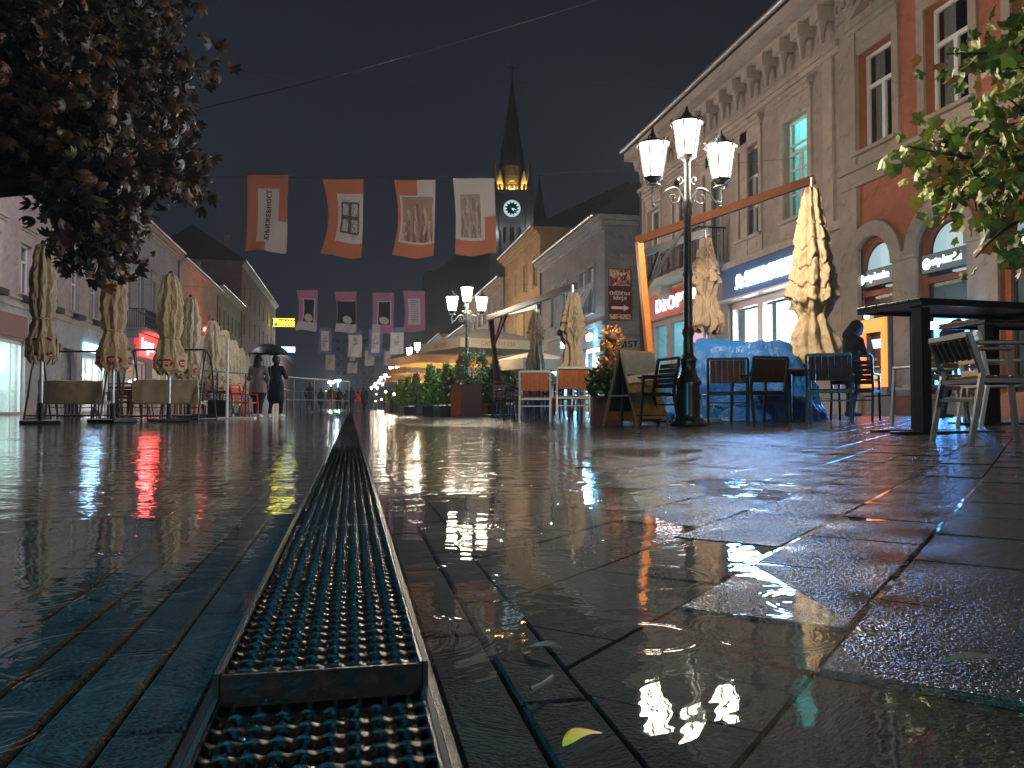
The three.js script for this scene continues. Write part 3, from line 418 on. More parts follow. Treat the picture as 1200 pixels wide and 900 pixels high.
// ---- corner house across the side lane, with the sale banner on its flank
{
  const wallM = plaster(.21, .21, .212), trim = plaster(.27, .27, .27), z0 = -34.2, z1 = -46.4;
  const ups = [-36.2, -37.6, -41, -43.5].map((c) => ({ z0: c + .45, z1: c - .45, y0: 4.75, y1: 6.9 })), shops = [[-35, -37.6], [-38.6, -41.6], [-42.6, -45.6]].map(([a, b]) => ({ z0: a, z1: b, y0: .15, y1: 3.1 }));
  const h = house('grey_corner_house', 'plain grey corner house with dark hipped roof and long sale banner', 1, XR, z0, z1, 8.9, 11, wallM, [...ups, ...shops], { roofH: 4.6, eave: .45 });
  cornice(h, 8.3, [[0, .15, .1], [.15, .35, .22], [.35, .58, .42]], trim); cornice(h, 4.0, [[0, .2, .12]], trim, 'string_course');
  obj('cornice', [B(.42, .23, 11.4, -h.half - .22, 8.76, 5.3), B(.22, .2, 11.2, -h.half - .12, 8.55, 5.4)], trim, h.b);
  obj('flank_panel', [B(.04, 3.6, .9, -h.half - .02, 5.4, 1.2), B(.05, .12, 10.6, -h.half - .025, 4.1, 5.4)], trim, h.b);
  ups.forEach((q) => { win(h, q, { trim }); surround(h, q, trim, { t: .14 }); });
  const aw = plaster(.5, .5, .5); ups.slice(0, 3).forEach((q, k) => { if (k > 1) return; const m = obj('open_shutter', [B(q.s1 - q.s0, 1.5, .05, (q.s0 + q.s1) / 2, 5.5, -.35, .45)], aw, h.b); });
  shops.forEach((q, k) => { shopRoom(h, q, { rgb: [.55, .85, 1], glow: 2.2, power: 9, depth: 2, shelves: 3 }); obj('backlit_display_panel_light', bx(q.s0 + .25, q.s1 - .25, .9, 2.7, .45, .48), glowing(.35, .78, 1, 5), h.b); rectLight(h.b, (q.s0 + q.s1) / 2, 1.8, .4, q.s1 - q.s0 - .5, 1.8, [.3, .76, 1], 16); obj('shop_frame', [bx(q.s0, q.s1, 2.9, 3.1, .1, .2), bx(q.s0, q.s0 + .1, .15, 2.9, .1, .2), bx(q.s1 - .1, q.s1, .15, 2.9, .1, .2), bx((q.s0 + q.s1) / 2 - .05, (q.s0 + q.s1) / 2 + .05, .15, 2.9, .1, .2)], M.alu, h.b); obj('shop_pane', bx(q.s0 + .1, q.s1 - .1, .15, 2.9, .15, .155), M.glass, h.b); });
  for (const zz of [-35.6, -40.2]) { obj('wall_flood_light', [RB(.42, .32, .16, .03, h.S(zz), 3.55, -.3)], glowing(.22, .66, 1, 45), h.b); point(h.b, h.S(zz), 3.5, -.48, [.6, .85, 1], 9, 3); }
  const gp = obj('lower_flank_panel', B(.03, .75, 1.5, -h.half - .02, 3.05, .95), plaster(.36, .37, .38), h.b); { const t = text('TMST', .3, .01); t.scale(1.15, 1, 1); t.rotateZ(.05).rotateY(-Math.PI / 2).translate(-h.half - .045, 2.95, .35); obj('graffiti', t, mat(.02, .02, .025, .7), h.b); }
  // banner
  const c = document.createElement('canvas'); c.width = 256; c.height = 600; const x = c.getContext('2d');
  x.fillStyle = '#5d1c28'; x.fillRect(0, 0, 256, 600); x.fillStyle = '#caa98c'; x.fillRect(8, 8, 240, 190); for (let i = 0; i < 70; i++) { x.fillStyle = ['#8c3b35', '#b97a55', '#e2cdb4', '#6d2430'][i % 4]; x.beginPath(); x.ellipse(20 + rnd() * 216, 20 + rnd() * 166, 10 + rnd() * 18, 8 + rnd() * 14, rnd() * 3, 0, 7); x.fill(); }
  x.fillStyle = '#f0dfd6'; x.textAlign = 'center'; x.font = 'bold 30px serif'; x.fillText('', 128, 240); x.font = 'bold 62px serif'; x.fillText('Odlična', 128, 305); x.fillText('Ideja', 128, 360); x.font = '26px serif'; x.fillText('', 128, 405);
  x.beginPath(); x.moveTo(30, 440); x.lineTo(170, 440); x.lineTo(170, 418); x.lineTo(236, 456); x.lineTo(170, 494); x.lineTo(170, 472); x.lineTo(30, 472); x.closePath(); x.fill();
  x.fillStyle = '#caa98c'; x.fillRect(8, 530, 240, 60); for (let i = 0; i < 20; i++) { x.fillStyle = ['#8c3b35', '#b97a55', '#e2cdb4'][i % 3]; x.beginPath(); x.ellipse(20 + rnd() * 216, 540 + rnd() * 40, 12, 10, 0, 0, 7); x.fill(); }
  const t = new THREE.CanvasTexture(c); t.colorSpace = THREE.SRGBColorSpace;
  const p = onX(711, 318, XR), bn = thing('sale_banner', 'wine red vertical banner with white lettering and an arrow on grey flank wall', 'banner', V(XR + .68, 4.2, z0 + .1));
  obj('print', new THREE.PlaneGeometry(1.05, 2.3).translate(0, 1.15, .012), new THREE.MeshStandardMaterial({ map: t, roughness: .6 }), bn, true); obj('board', B(1.07, 2.32, .02, 0, 1.15, 0), mat(.1, .03, .04, .6), bn);
}

// ---- the rest of the right hand row
function plainHouse(name, label, side, X, z0, z1, H, wall, o = {}) {
  const n = o.n ?? Math.max(2, Math.round((z0 - z1) / 2.6)), ops = [], rows = o.rows ?? [[4.6, 6.7]], shop = o.shop;
  for (const [a, b] of rows) for (let k = 0; k < n; k++) { const c = z0 - (z0 - z1) * (k + .5) / n; ops.push({ z0: c + (o.w ?? .48), z1: c - (o.w ?? .48), y0: a, y1: b }); }
  const shops = (shop || []).map(([a, b, top]) => ({ z0: a, z1: b, y0: .15, y1: top ?? 2.9 }));
  const trim = o.trim || plaster(.42, .38, .34), h = house(name, label, side, X, z0, z1, H, o.depth ?? 11, wall, [...ops, ...shops, ...(o.extra || [])], { roofH: o.roofH ?? 3, eave: .45, mansard: o.mansard, chimneys: o.chimneys });
  cornice(h, H - .55, [[0, .14, .1], [.14, .3, .22], [.3, .53, .42]], trim); cornice(h, 3.75, [[0, .16, .1], [.16, .24, .16]], trim, 'string_course');
  ops.forEach((q, k) => { win(h, q, { trim, ...(o.winOpt || {}) }); if (!o.plainWin) surround(h, q, trim, { t: .13, head: o.head, apron: o.apron }); });
  (shop || []).forEach(([a, b, top, rgb, power], k) => { const q = shops[k]; if (rgb) shopRoom(h, q, { rgb, power, glow: o.glow ?? 1.6, depth: 2, shelves: 3 }); obj('shop_frame', [bx(q.s0, q.s1, q.y1 - .15, q.y1, .1, .2), bx(q.s0, q.s0 + .08, .15, q.y1 - .15, .1, .2), bx(q.s1 - .08, q.s1, .15, q.y1 - .15, .1, .2), bx((q.s0 + q.s1) / 2 - .04, (q.s0 + q.s1) / 2 + .04, .15, q.y1 - .15, .1, .2)], M.whiteFrame, h.b); obj('shop_pane', bx(q.s0 + .08, q.s1 - .08, .15, q.y1 - .15, .15, .155), M.glass, h.b); });
  return h;
}
const warmShop = [1, .72, .38], coldShop = [.7, .9, 1];
plainHouse('yellow_house', 'tall ochre yellow house next to the grey corner house', 1, XR, -46.6, -58, 11.2, plaster(.46, .32, .15), { rows: [[4.6, 6.6], [7.8, 9.6]], shop: [[-48, -51, 2.9, coldShop, 5], [-53, -56, 2.9, warmShop, 4]], trim: plaster(.5, .38, .2) });
plainHouse('pale_house', 'pale plastered house beyond the yellow house', 1, XR, -58.2, -76, 10, plaster(.42, .39, .35), { rows: [[4.6, 6.8], [7.4, 9]], shop: [[-61, -66, 2.9, warmShop, 4]] });
plainHouse('cream_house', 'low cream house further down the terrace side', 1, XR, -76.2, -98, 8.2, plaster(.44, .38, .28), { shop: [[-80, -86, 2.9, warmShop, 4]] });
plainHouse('distant_white_house', 'white house among the last ones on the terrace side', 1, XR, -98.2, -125, 9.4, plaster(.45, .43, .4), { n: 7, plainWin: true });
plainHouse('distant_beige_house', 'beige house closing the terrace side of the street', 1, XR, -125.2, -160, 8.4, plaster(.42, .36, .28), { n: 8, plainWin: true });

// ---- left hand row
{
  const wallM = plaster(.45, .33, .3), lo = plaster(.44, .4, .38), trim = plaster(.48, .36, .3);
  const O2 = (u0, u1, vt, vb) => O(-1, XL, u0, u1, vt, vb);
  const ups = []; for (let k = 0; k < 10; k++) { const c = -17.2 - k * 2.86; ups.push({ z0: c + .55, z1: c - .55, y0: 4.72, y1: 6.65 }); ups.push({ z0: c + .55, z1: c - .55, y0: 8.5, y1: 10.3 }); }
  const shops = [[-30.4, -34.4, 2.85], [-41.2, -45.2, 2.85], [-22, -26, 2.85]].map(([a, b, t]) => ({ z0: a, z1: b, y0: .12, y1: t })), door = { z0: -38.3, z1: -40.4, y0: .02, y1: 2.05, arch: true };
  const h = house('pink_corner_house', 'pink plastered house with white ground floor, arched blue door and cold lit shops', -1, XL, -14, -47.2, 12.6, 12, wallM, [...ups, ...shops, door], { roofH: 3, eave: .5 });
  obj('ground_floor_facing', bx(-h.half, h.half, 2.95, 4.1, -.04, .002), lo, h.b);
  for (const [a, b] of [[-14, -22], [-26, -30.4], [-34.4, -38.3], [-40.4, -41.2], [-45.2, -47.2]]) obj('ground_floor_facing', bx(Math.min(h.S(a), h.S(b)) + .003, Math.max(h.S(a), h.S(b)) - .003, .1, 2.95, -.04, .002), lo, h.b);
  cornice(h, 4.1, [[0, .12, .1], [.12, .3, .06], [.3, .4, .15]], trim, 'string_course'); cornice(h, 11.7, [[0, .2, .12], [.2, .5, .3], [.5, .88, .5]], trim);
  ups.forEach((q, k) => { win(h, q, { trim,  }); surround(h, q, trim, { t: .16, head: k % 2 === 0 }); });
  for (let s = -h.half + 1; s < h.half; s += 2.86) obj('flower_box', [B(1.0, .22, .28, s + .5, 4.45, -.25)], M.dark, h.b);
  const dg = sub('door', h.b); const ds = new THREE.Shape(); const dc = (door.s0 + door.s1) / 2, dr = (door.s1 - door.s0) / 2; ds.moveTo(-dr, 0); ds.lineTo(dr, 0); ds.lineTo(dr, 2.03); ds.absarc(0, 2.03, dr, 0, Math.PI, false); ds.closePath();
  obj('leaf_panel', new THREE.ExtrudeGeometry(ds, { depth: .06, bevelEnabled: false }).translate(dc, .02, .2), mat(.025, .045, .07, .5), dg); obj('panel_strip', [0, 1, 2, 3].map((k) => bx(dc - .7, dc + .7, .5 + k * .55, .62 + k * .55, .17, .199)), mat(.04, .06, .09, .5), dg); obj('handle', ball(.05, dc - .12, 1.1, .16), M.silver, dg);
  shops.forEach((q, k) => { const g = shopRoom(h, q, { rgb: k === 0 ? [.6, .95, 1] : [.8, .93, 1], glow: 4.5, power: k === 2 ? 4 : 20, depth: 2.6, shelves: 4, goods: [mat(.6, .6, .6, .5), mat(.06, .42, .4, .5), mat(.5, .4, .3, .5)] }); obj('shop_frame', [bx(q.s0, q.s1, q.y1 - .12, q.y1, .1, .2), ...[0, .25, .5, .75, 1].map((t) => bx(q.s0 + (q.s1 - q.s0 - .06) * t, q.s0 + (q.s1 - q.s0 - .06) * t + .06, .12, q.y1 - .12, .1, .2))], M.whiteFrame, h.b); obj('shop_pane', bx(q.s0 + .06, q.s1 - .06, .12, q.y1 - .12, .14, .145), M.glass, h.b); });
  obj('red_fascia_board', bx(h.S(-34.4), h.S(-30.4), 2.95, 3.8, -.1, -.045), mat(.16, .05, .05, .6), h.b);
  obj('lit_fascia_sign', bx(h.S(-43.6), h.S(-41.2), 2.98, 3.38, -.16, -.06), glowing(.22, .55, 1, 8), h.b); rectLight(h.b, h.S(-42.4), 3.2, -.24, 2.2, .35, [.4, .7, 1], 16);
}
{
  const h = plainHouse('blue_grey_house', 'blue grey house with iron balcony above a red lit shop sign', -1, XL, -47.4, -62.5, 11.6, plaster(.34, .32, .35), { rows: [[6.1, 8.4]], n: 5, head: true, shop: [[-48.5, -53.5, 3.1, [1, .35, .2], 4], [-55, -60, 3.1, [1, .85, .6], 6]], mansard: 3.5, roofH: 3, trim: plaster(.42, .34, .3) });
  railing(h, h.S(-55.5), h.S(-48.8), 4.9, 1);
  obj('red_sign_board', bx(h.S(-55.2), h.S(-50.4), 3.35, 4.7, -.3, -.02), glowing(.9, .03, .035, .9), h.b); letters(h.b, 'Lagos', .72, h.S(-50.9), 3.75, -.305, glowing(1, .85, .85, 2.2), 3);
  rectLight(h.b, h.S(-52.8), 4, -.4, 4.6, 1.2, [1, .06, .05], 16);
  obj('red_sign_panel', bx(h.S(-60), h.S(-57.2), 3.2, 4.0, -.2, -.03), glowing(.9, .05, .04, .7), h.b);
}
{
  const red = glowing(.95, .06, .05, .5);
  const h = plainHouse('cream_left_house', 'cream house with narrow windows glowing red', -1, XL, -62.7, -80, 11.4, plaster(.45, .33, .26), { rows: [[6, 8.6]], n: 6, mansard: 3.5, roofH: 4, shop: [[-66, -70, 3, [1, .4, .3], 3]] });
  for (let k = 0; k < 4; k++) obj('red_lit_window', bx(h.S(-70.2 - k * 2.4), h.S(-69 - k * 2.4), 6.1, 8.4, .04, .06), red, h.b);
  rectLight(h.b, h.S(-74), 7.3, -.3, 8, 2, [1, .08, .06], 3);
  // red alarm lamp on a bracket
  const p = atD(238, 384, 60), l = thing('red_alarm_lamp', 'red glowing alarm lamp on a bracket of the cream house', 'lamp', V(XL + .1, onX(241, 386, XL + .8).y, onX(241, 386, XL + .8).z)); obj('bracket', bx(0, .6, -.03, .03, -.03, .03), M.iron, l); obj('lamp_glass', ball(.2, .7, 0, 0), glowing(1, .06, .03, 30), l); obj('hanging_board', bx(.5, .9, -1.6, -.3, -.05, .05), mat(.3, .02, .02, .5), l); point(l, .7, 0, 0, [1, .08, .05], 26, 10);
}
plainHouse('olive_house', 'olive green house with light cornice between cream and brown houses', -1, XL, -80.2, -97, 12, plaster(.22, .24, .17), { rows: [[5, 7.2], [8.2, 10]], n: 6, plainWin: true, roofH: 3, chimneys: [[2, 3]], trim: plaster(.45, .42, .38) });
{
  const h = plainHouse('tall_brown_house', 'tall brown house with tall windows rising above its neighbours', -1, XL, -97.2, -140, 17.4, plaster(.24, .17, .13), { rows: [[5, 7.4], [9, 11.4], [13, 15]], n: 8, plainWin: true, roofH: 4, chimneys: [[16, 2.5], [14.5, 2.8], [-6, 3]] });
  const s = thing('yellow_neon_sign', 'yellow glowing neon sign sticking out from the brown house', 'sign', V(XL + .3, 13.2, -132)); obj('neon_sign_board', bx(0, 3.4, 0, 1.3, -.1, .1), mat(.2, .17, .01, .5), s); const g = text('Planeta', .9, .04); g.scale(3.2 / g.boundingBox.max.x, 1, 1); g.translate(.1, .25, .11); obj('neon_sign_letters', g, glowing(.95, .85, .05, 5), s); obj('neon_sign_frame_light', [bx(0, 3.4, 1.2, 1.3, .1, .13), bx(0, 3.4, 0, .1, .1, .13)], glowing(.95, .85, .05, 3), s); rectLight(s, 1.7, .65, .3, 3.2, 1.1, [1, .85, .1], 5, Math.PI);
  const s2 = thing('small_blue_sign', 'small blue white shop sign under the yellow neon sign', 'sign', V(XL + .3, 9.4, -136)); obj('sign_light_board', bx(0, 3.2, 0, .9, -.08, .08), glowing(.35, .7, 1, 3), s2); obj('bracket', bx(-.3, 0, .4, .5, -.03, .03), M.iron, s2);
}
plainHouse('low_red_house', 'low brick red house beyond the tall brown house', -1, XL, -140.2, -190, 10.5, plaster(.2, .09, .06), { n: 9, plainWin: true });
// tower block closing the street
{
  const c = atD(415, 478, 300), W2 = 15, H2 = 25.5, b = thing('tower_block', 'dim slab of flats with rows of windows closing the street', 'building', V(c.x, 0, c.z));
  const wm = plaster(.4, .43, .47), sh = new THREE.Shape(); sh.moveTo(-W2 / 2, 0); sh.lineTo(W2 / 2, 0); sh.lineTo(W2 / 2, H2); sh.lineTo(-W2 / 2, H2); sh.closePath();
  obj('wall', [bx(-W2 / 2, W2 / 2, 0, H2, -10, 0)], wm, b); obj('roof', bx(-W2 / 2 - .3, W2 / 2 + .3, H2, H2 + .5, -10.3, .3), M.roof, b);
  for (let f = 0; f < 8; f++) { obj('balcony_band', bx(-W2 / 2, W2 / 2, 2.2 + f * 3, 3.2 + f * 3, 0, .5), plaster(.3, .32, .34), b); for (let k = 0; k < 6; k++) obj('window', bx(-W2 / 2 + .8 + k * 2.4, -W2 / 2 + 2.2 + k * 2.4, 3.5 + f * 3, 4.9 + f * 3, .01, .06), M.darkGlass, b); }
}

// ---- church with lit gallery and clock
{
  const c = atD(600, 478, 166), b = thing('church', 'gothic church with tall dark spire, lit gallery and glowing clock', 'church', V(c.x, 0, c.z), -YAW);
  const st = plaster(.11, .1, .09), dk = mat(.018, .018, .02, .7, { bumpMap: rep(texGrain, 1), bumpScale: .05 });
  const yOf = (v) => EYE + (478 - v) / F * 166, w = 3.6; // half width of the tower
  const sh = new THREE.Shape(); // front face with bell openings
  sh.moveTo(-w, 0); sh.lineTo(w, 0); sh.lineTo(w, yOf(228)); sh.lineTo(-w, yOf(228)); sh.closePath();
  for (const k of [-1, 0, 1]) sh.holes.push(rectHole(k * 1.35 - .5, k * 1.35 + .5, yOf(288), yOf(272), true));
  obj('tower_wall', new THREE.ExtrudeGeometry(sh, { depth: .8, bevelEnabled: false }).translate(0, 0, w - .8), st, b); obj('tower_wall', bx(-w, w, 0, yOf(228), -w, w - .85), st, b);
  for (const sx of [-1, 1]) for (const sz of [-1, 1]) { obj('corner_buttress', [bx(sx * w - .75, sx * w + .75, 0, yOf(222), sz * w - .75, sz * w + .75), bx(sx * w - .95, sx * w + .95, 0, yOf(275), sz * w - .95, sz * w + .95)], st, b); obj('pinnacle', [cyl(.55, .5, 2, sx * w, yOf(222), sz * w, 8), cyl(.5, .05, 3.6, sx * w, yOf(222) + 2, sz * w, 8), ball(.28, sx * w, yOf(202), sz * w, 8)], st, b); }
  obj('gallery', [bx(-w - .4, w + .4, yOf(229), yOf(226), -w - .4, w + .4), ...[-3.4, -2.6, -1.7, -.85, 0, .85, 1.7, 2.6, 3.4].map((x) => bx(x - .12, x + .12, yOf(226), yOf(221), w + .1, w + .35)), bx(-w - .3, w + .3, yOf(221.6), yOf(220.4), w + .1, w + .4)], st, b);
  const gab = (x, z, ry, s = 1) => { const g = new THREE.Shape(); g.moveTo(-1.3 * s, 0); g.lineTo(1.3 * s, 0); g.lineTo(0, 5.4 * s); g.closePath(); g.holes.push(rectHole(-.5 * s, .5 * s, .3, 1.5 * s, true)); return T(new THREE.ExtrudeGeometry(g, { depth: .5, bevelEnabled: false }), x, yOf(226), z, 0, ry, 0); };
  const gold = plaster(.5, .42, .3); obj('gallery_gable', gab(0, 2.9, 0), gold, b); obj('gallery_gable', gab(-2.6, 2.4, .3, .8), gold, b); obj('gallery_gable', gab(2.6, 2.4, -.3, .8), gold, b);
  obj('octagon_drum', [cyl(2.9, 2.6, yOf(196) - yOf(228), 0, yOf(228), 0, 8), cyl(2.75, 2.75, .6, 0, yOf(197), 0, 8)], st, b);
  obj('spire', [cyl(2.6, .12, yOf(86) - yOf(194), 0, yOf(194), 0, 8), cyl(2.8, 2.5, 2, 0, yOf(195), 0, 8)], dk, b);
  for (let k = 0; k < 8; k++) { const a = k * Math.PI / 4 + .39; obj('spire_dormer', [cyl(.4, .03, 4.2, Math.cos(a) * 2.35, yOf(190), Math.sin(a) * 2.35, 6)], dk, b); }
  obj('cross', [bx(-.12, .12, yOf(86), yOf(68), -.12, .12), bx(-1, 1, yOf(75.5), yOf(74), -.12, .12), ball(.35, 0, yOf(85), 0, 8)], M.iron, b);
  const ck = sub('clock', b, V(0, yOf(248), w + .1)); obj('clock_face_light', cyl(1.6, 1.6, .1, 0, 0, 0, 32).rotateX(Math.PI / 2), glowing(.30, .46, .52, .55), ck); obj('glowing_clock_ring', [T(new THREE.TorusGeometry(1.62, .13, 8, 36), 0, 0, .1)], glowing(.7, .85, .85, .55), ck);
  obj('dial', cyl(1.25, 1.25, .06, 0, 0, 0, 32).rotateX(Math.PI / 2).translate(0, 0, .1), mat(.012, .016, .022, .4), ck); const nm = glowing(.6, .9, 1, 1.4); for (let k = 0; k < 12; k++) { const a = k * Math.PI / 6; obj('glowing_hour_mark', T(B(.13, .42, .06, 0, 0, 0), Math.sin(a) * 1.28, Math.cos(a) * 1.28, .17, 0, 0, -a), nm, ck); } obj('glowing_hand', [T(B(.1, .95, .05, 0, .4, 0), 0, 0, .2, 0, 0, -1.9), T(B(.13, .7, .05, 0, .3, 0), 0, 0, .24, 0, 0, -2.5)], nm, ck);  // ring, marks and hands glow by emissive colour, no lamp behind them
  obj('flood_light', [bx(-2.9, -2.3, yOf(226.5), yOf(225.5), w - .5, w), bx(-.3, .3, yOf(226.5), yOf(225.5), w - .3, w + .1), bx(2.3, 2.9, yOf(226.5), yOf(225.5), w - .5, w)], glowing(1, .7, .2, 9), b);
  for (const x of [-2.6, 0, 2.6]) point(b, x, yOf(225.2), w - .1, [1, .56, .12], 95, 12);
  for (const sx of [-1, 1]) { obj('white_flood_light', RB(.5, .4, .4, .05, sx * (w - .1), yOf(279), w + 1.3), glowing(.7, .9, .95, 7), b); point(b, sx * (w - .3), yOf(277), w + 2.2, [.75, .92, 1], 28, 10); }
  obj('white_flood_light', RB(.6, .4, .4, .05, -w - .6, yOf(243), w + .6), glowing(.7, .95, 1, 9), b);
  // small turret beside and the dark nave roof
  const tx = 33 / F * 166; obj('turret', [cyl(1.3, 1.3, yOf(268), tx, 0, -3, 8)], st, b); obj('turret_roof', [cyl(2, .1, yOf(204) - yOf(268), tx, yOf(268), -3, 8), ball(.3, tx, yOf(203), -3, 8), bx(tx - .8, tx + .8, yOf(199), yOf(198.2), -3.06, -2.94), bx(tx - .07, tx + .07, yOf(203), yOf(196), -3.06, -2.94)], dk, b);
  const nv = new THREE.Shape(); nv.moveTo(-19, 0); nv.lineTo(-4.2, 0); nv.lineTo(-4.2, yOf(292)); nv.lineTo(-12, yOf(297)); nv.lineTo(-15.6, yOf(313)); nv.lineTo(-18.4, yOf(316)); nv.lineTo(-19, yOf(330)); nv.closePath(); obj('nave_roof', new THREE.ExtrudeGeometry(nv, { depth: 14, bevelEnabled: false }).translate(0, 0, -16), M.roof, b);
}

// ---------------------------------------------------------------- street lamps
function scroll(cx, cy, r0, turns, dir, z, s0) { const p = []; for (let i = 0; i <= 26; i++) { const t = i / 26, a = s0 + dir * t * turns * Math.PI * 2, r = r0 * (1 - .82 * t); p.push(V(cx + Math.cos(a) * r, cy + Math.sin(a) * r, z)); } return p; }
const lampGlow = glowing(1, .88, .68, 20);
function lantern(root, x, y, lit, scale = 1) {
  const g = sub('lantern', root, V(x, y, 0)); g.scale.setScalar(scale);
  const gl = []; for (let k = 0; k < 6; k++) { const a0 = k * Math.PI / 3, a1 = a0 + Math.PI / 3, P = []; const q = (a, r, yy) => [Math.cos(a) * r, yy, Math.sin(a) * r]; P.push(...q(a0, .125, 0), ...q(a1, .2, .44), ...q(a1, .125, 0), ...q(a0, .125, 0), ...q(a0, .2, .44), ...q(a1, .2, .44)); const ge = new THREE.BufferGeometry(); ge.setAttribute('position', new THREE.Float32BufferAttribute(P, 3)); ge.computeVertexNormals(); ge.setAttribute('uv', new THREE.Float32BufferAttribute(new Float32Array(12), 2)); gl.push(ge); }
  obj('lamp_glass', gl, lampGlow, g);
  const fr = []; for (let k = 0; k < 6; k++) { const a = k * Math.PI / 3; fr.push(bar(V(Math.cos(a) * .13, -.01, Math.sin(a) * .13), V(Math.cos(a) * .206, .45, Math.sin(a) * .206), .024)); fr.push(ball(.018, Math.cos(a) * .225, .5, Math.sin(a) * .225, 6)); }
  obj('cage', fr, M.iron, g);
  obj('cap', [lathe([[.225, .45], [.22, .475], [.15, .52], [.08, .55], [.07, .59], [.035, .62], [.02, .68], [.001, .72]], 12), lathe([[.001, .44], [.2, .445], [.24, .45]], 12)], M.iron, g);
  obj('cup', lathe([[.001, -.12], [.05, -.11], [.06, -.07], [.11, -.04], [.14, -.02], [.13, .002], [.001, .0]], 12), M.iron, g);
  if (lit) { const l = point(g, 0, .2, 0, [1, .84, .63], lit, 5); }
  return g;
}
function streetLamp(p, label, lit, detail = true, group) {
  const r = thing('street_lamp', label, 'street lamp', p, -YAW * .6, group);
  obj('base', [lathe([[.001, 0], [.27, 0], [.27, .03], [.24, .06], [.21, .07], [.19, .12], [.175, .16], [.17, .56], [.185, .6], [.165, .64], [.12, .72], [.1, .82], [.105, .9], [.125, .93], [.1, .97], [.075, 1.02]], detail ? 20 : 10)], M.iron, r);
  obj('pole', [lathe([[.075, 1.0], [.068, 1.25], [.09, 1.3], [.09, 1.35], [.064, 1.4], [.062, 2.1], [.08, 2.13], [.06, 2.17], [.052, 2.95], [.075, 3.0], [.06, 3.06], [.085, 3.12], [.06, 3.22], [.05, 3.3], [.045, 3.72], [.07, 3.76], [.03, 3.8]], detail ? 16 : 8)], M.iron, r);
  const Y = 3.2;
  for (const s of [-1, 1]) {
    const a = sub('arm', r);
    obj('arm_curve', [tube([V(s * .05, Y + .02, 0), V(s * .16, Y + .16, 0), V(s * .3, Y + .12, 0), V(s * .4, Y - .02, 0), V(s * .49, Y - .04, 0), V(s * .51, Y + .08, 0), V(s * .49, Y + .16, 0)], .018, 28, 7)], M.silver, a);
    if (detail) obj('scroll', [tube(scroll(s * .2, Y + .02, .1, 1.2, s, 0, s > 0 ? 2.6 : .5), .014, 28, 6), tube(scroll(s * .1, Y + .28, .06, 1, -s, 0, s > 0 ? -1.4 : -1.7), .011, 20, 6), ball(.03, s * .49, Y - .09, 0, 8), tube([V(s * .42, Y + .2, 0), V(s * .39, Y + .3, 0), V(s * .4, Y + .36, 0)], .012, 8, 5), tube([V(s * .56, Y + .2, 0), V(s * .6, Y + .3, 0), V(s * .59, Y + .36, 0)], .012, 8, 5), T(new THREE.TorusGeometry(.1, .012, 5, 14), s * .49, Y + .19, 0, Math.PI / 2)], M.silver, a);
    lantern(r, s * .49, Y + .31, lit);
  }
  lantern(r, 0, 3.83, lit);
  return r;
}
const lampAt = (z, x = 4.05) => V(x, gh(x, z), z);
streetLamp(spot(807, 10.6), 'black three lantern street lamp standing by the blue tarpaulin', 36).scale.setScalar(.94);
streetLamp(spot(547, 24.8), 'three lantern street lamp in front of the open cafe umbrella', 34).scale.setScalar(.93);
streetLamp(lampAt(7.5, 4.5), 'three lantern street lamp behind the viewer, beside the near terrace', 22);
[[-50, 1], [-73, 2], [-97, 3], [-119, 4], [-142, 5]].forEach(([z, k]) => streetLamp(lampAt(z), 'three lantern street lamp far down the row, past the cafe umbrellas', k < 4 ? 60 : 0, false, 'far street lamps in a row'));
// unseen lamp put in behind the chestnut crown to light the left facades
{
  const p = atD(100, 100, 24), s = thing('unseen_street_light', 'unseen cold white street light added on a cable behind the chestnut tree', 'street light', p);
  obj('housing', [RB(.7, .1, .32, .03, 0, .06, 0), cyl(.015, .015, .5, 0, .1, 0, 6)], M.tube, s); obj('lamp_glass', RB(.46, .05, .24, .02, 0, -.02, 0), glowing(.85, .93, 1, 20), s); point(s, 0, -.16, 0, [.92, .88, 1], 140, 8);
  const a = V(XL, p.y + 1.2, p.z - .5), b = V(XR, p.y + 1.2, p.z + .5), t = (p.x - XL) / (XR - XL), q = a.clone().lerp(b, t); tag(obj('cable', [rod(a, V(p.x, p.y + .6, p.z), .004, 5), rod(V(p.x, p.y + .6, p.z), b, .004, 5)], M.blackMetal), 'thin added cable carrying the unseen cold white street light', 'cable');
}

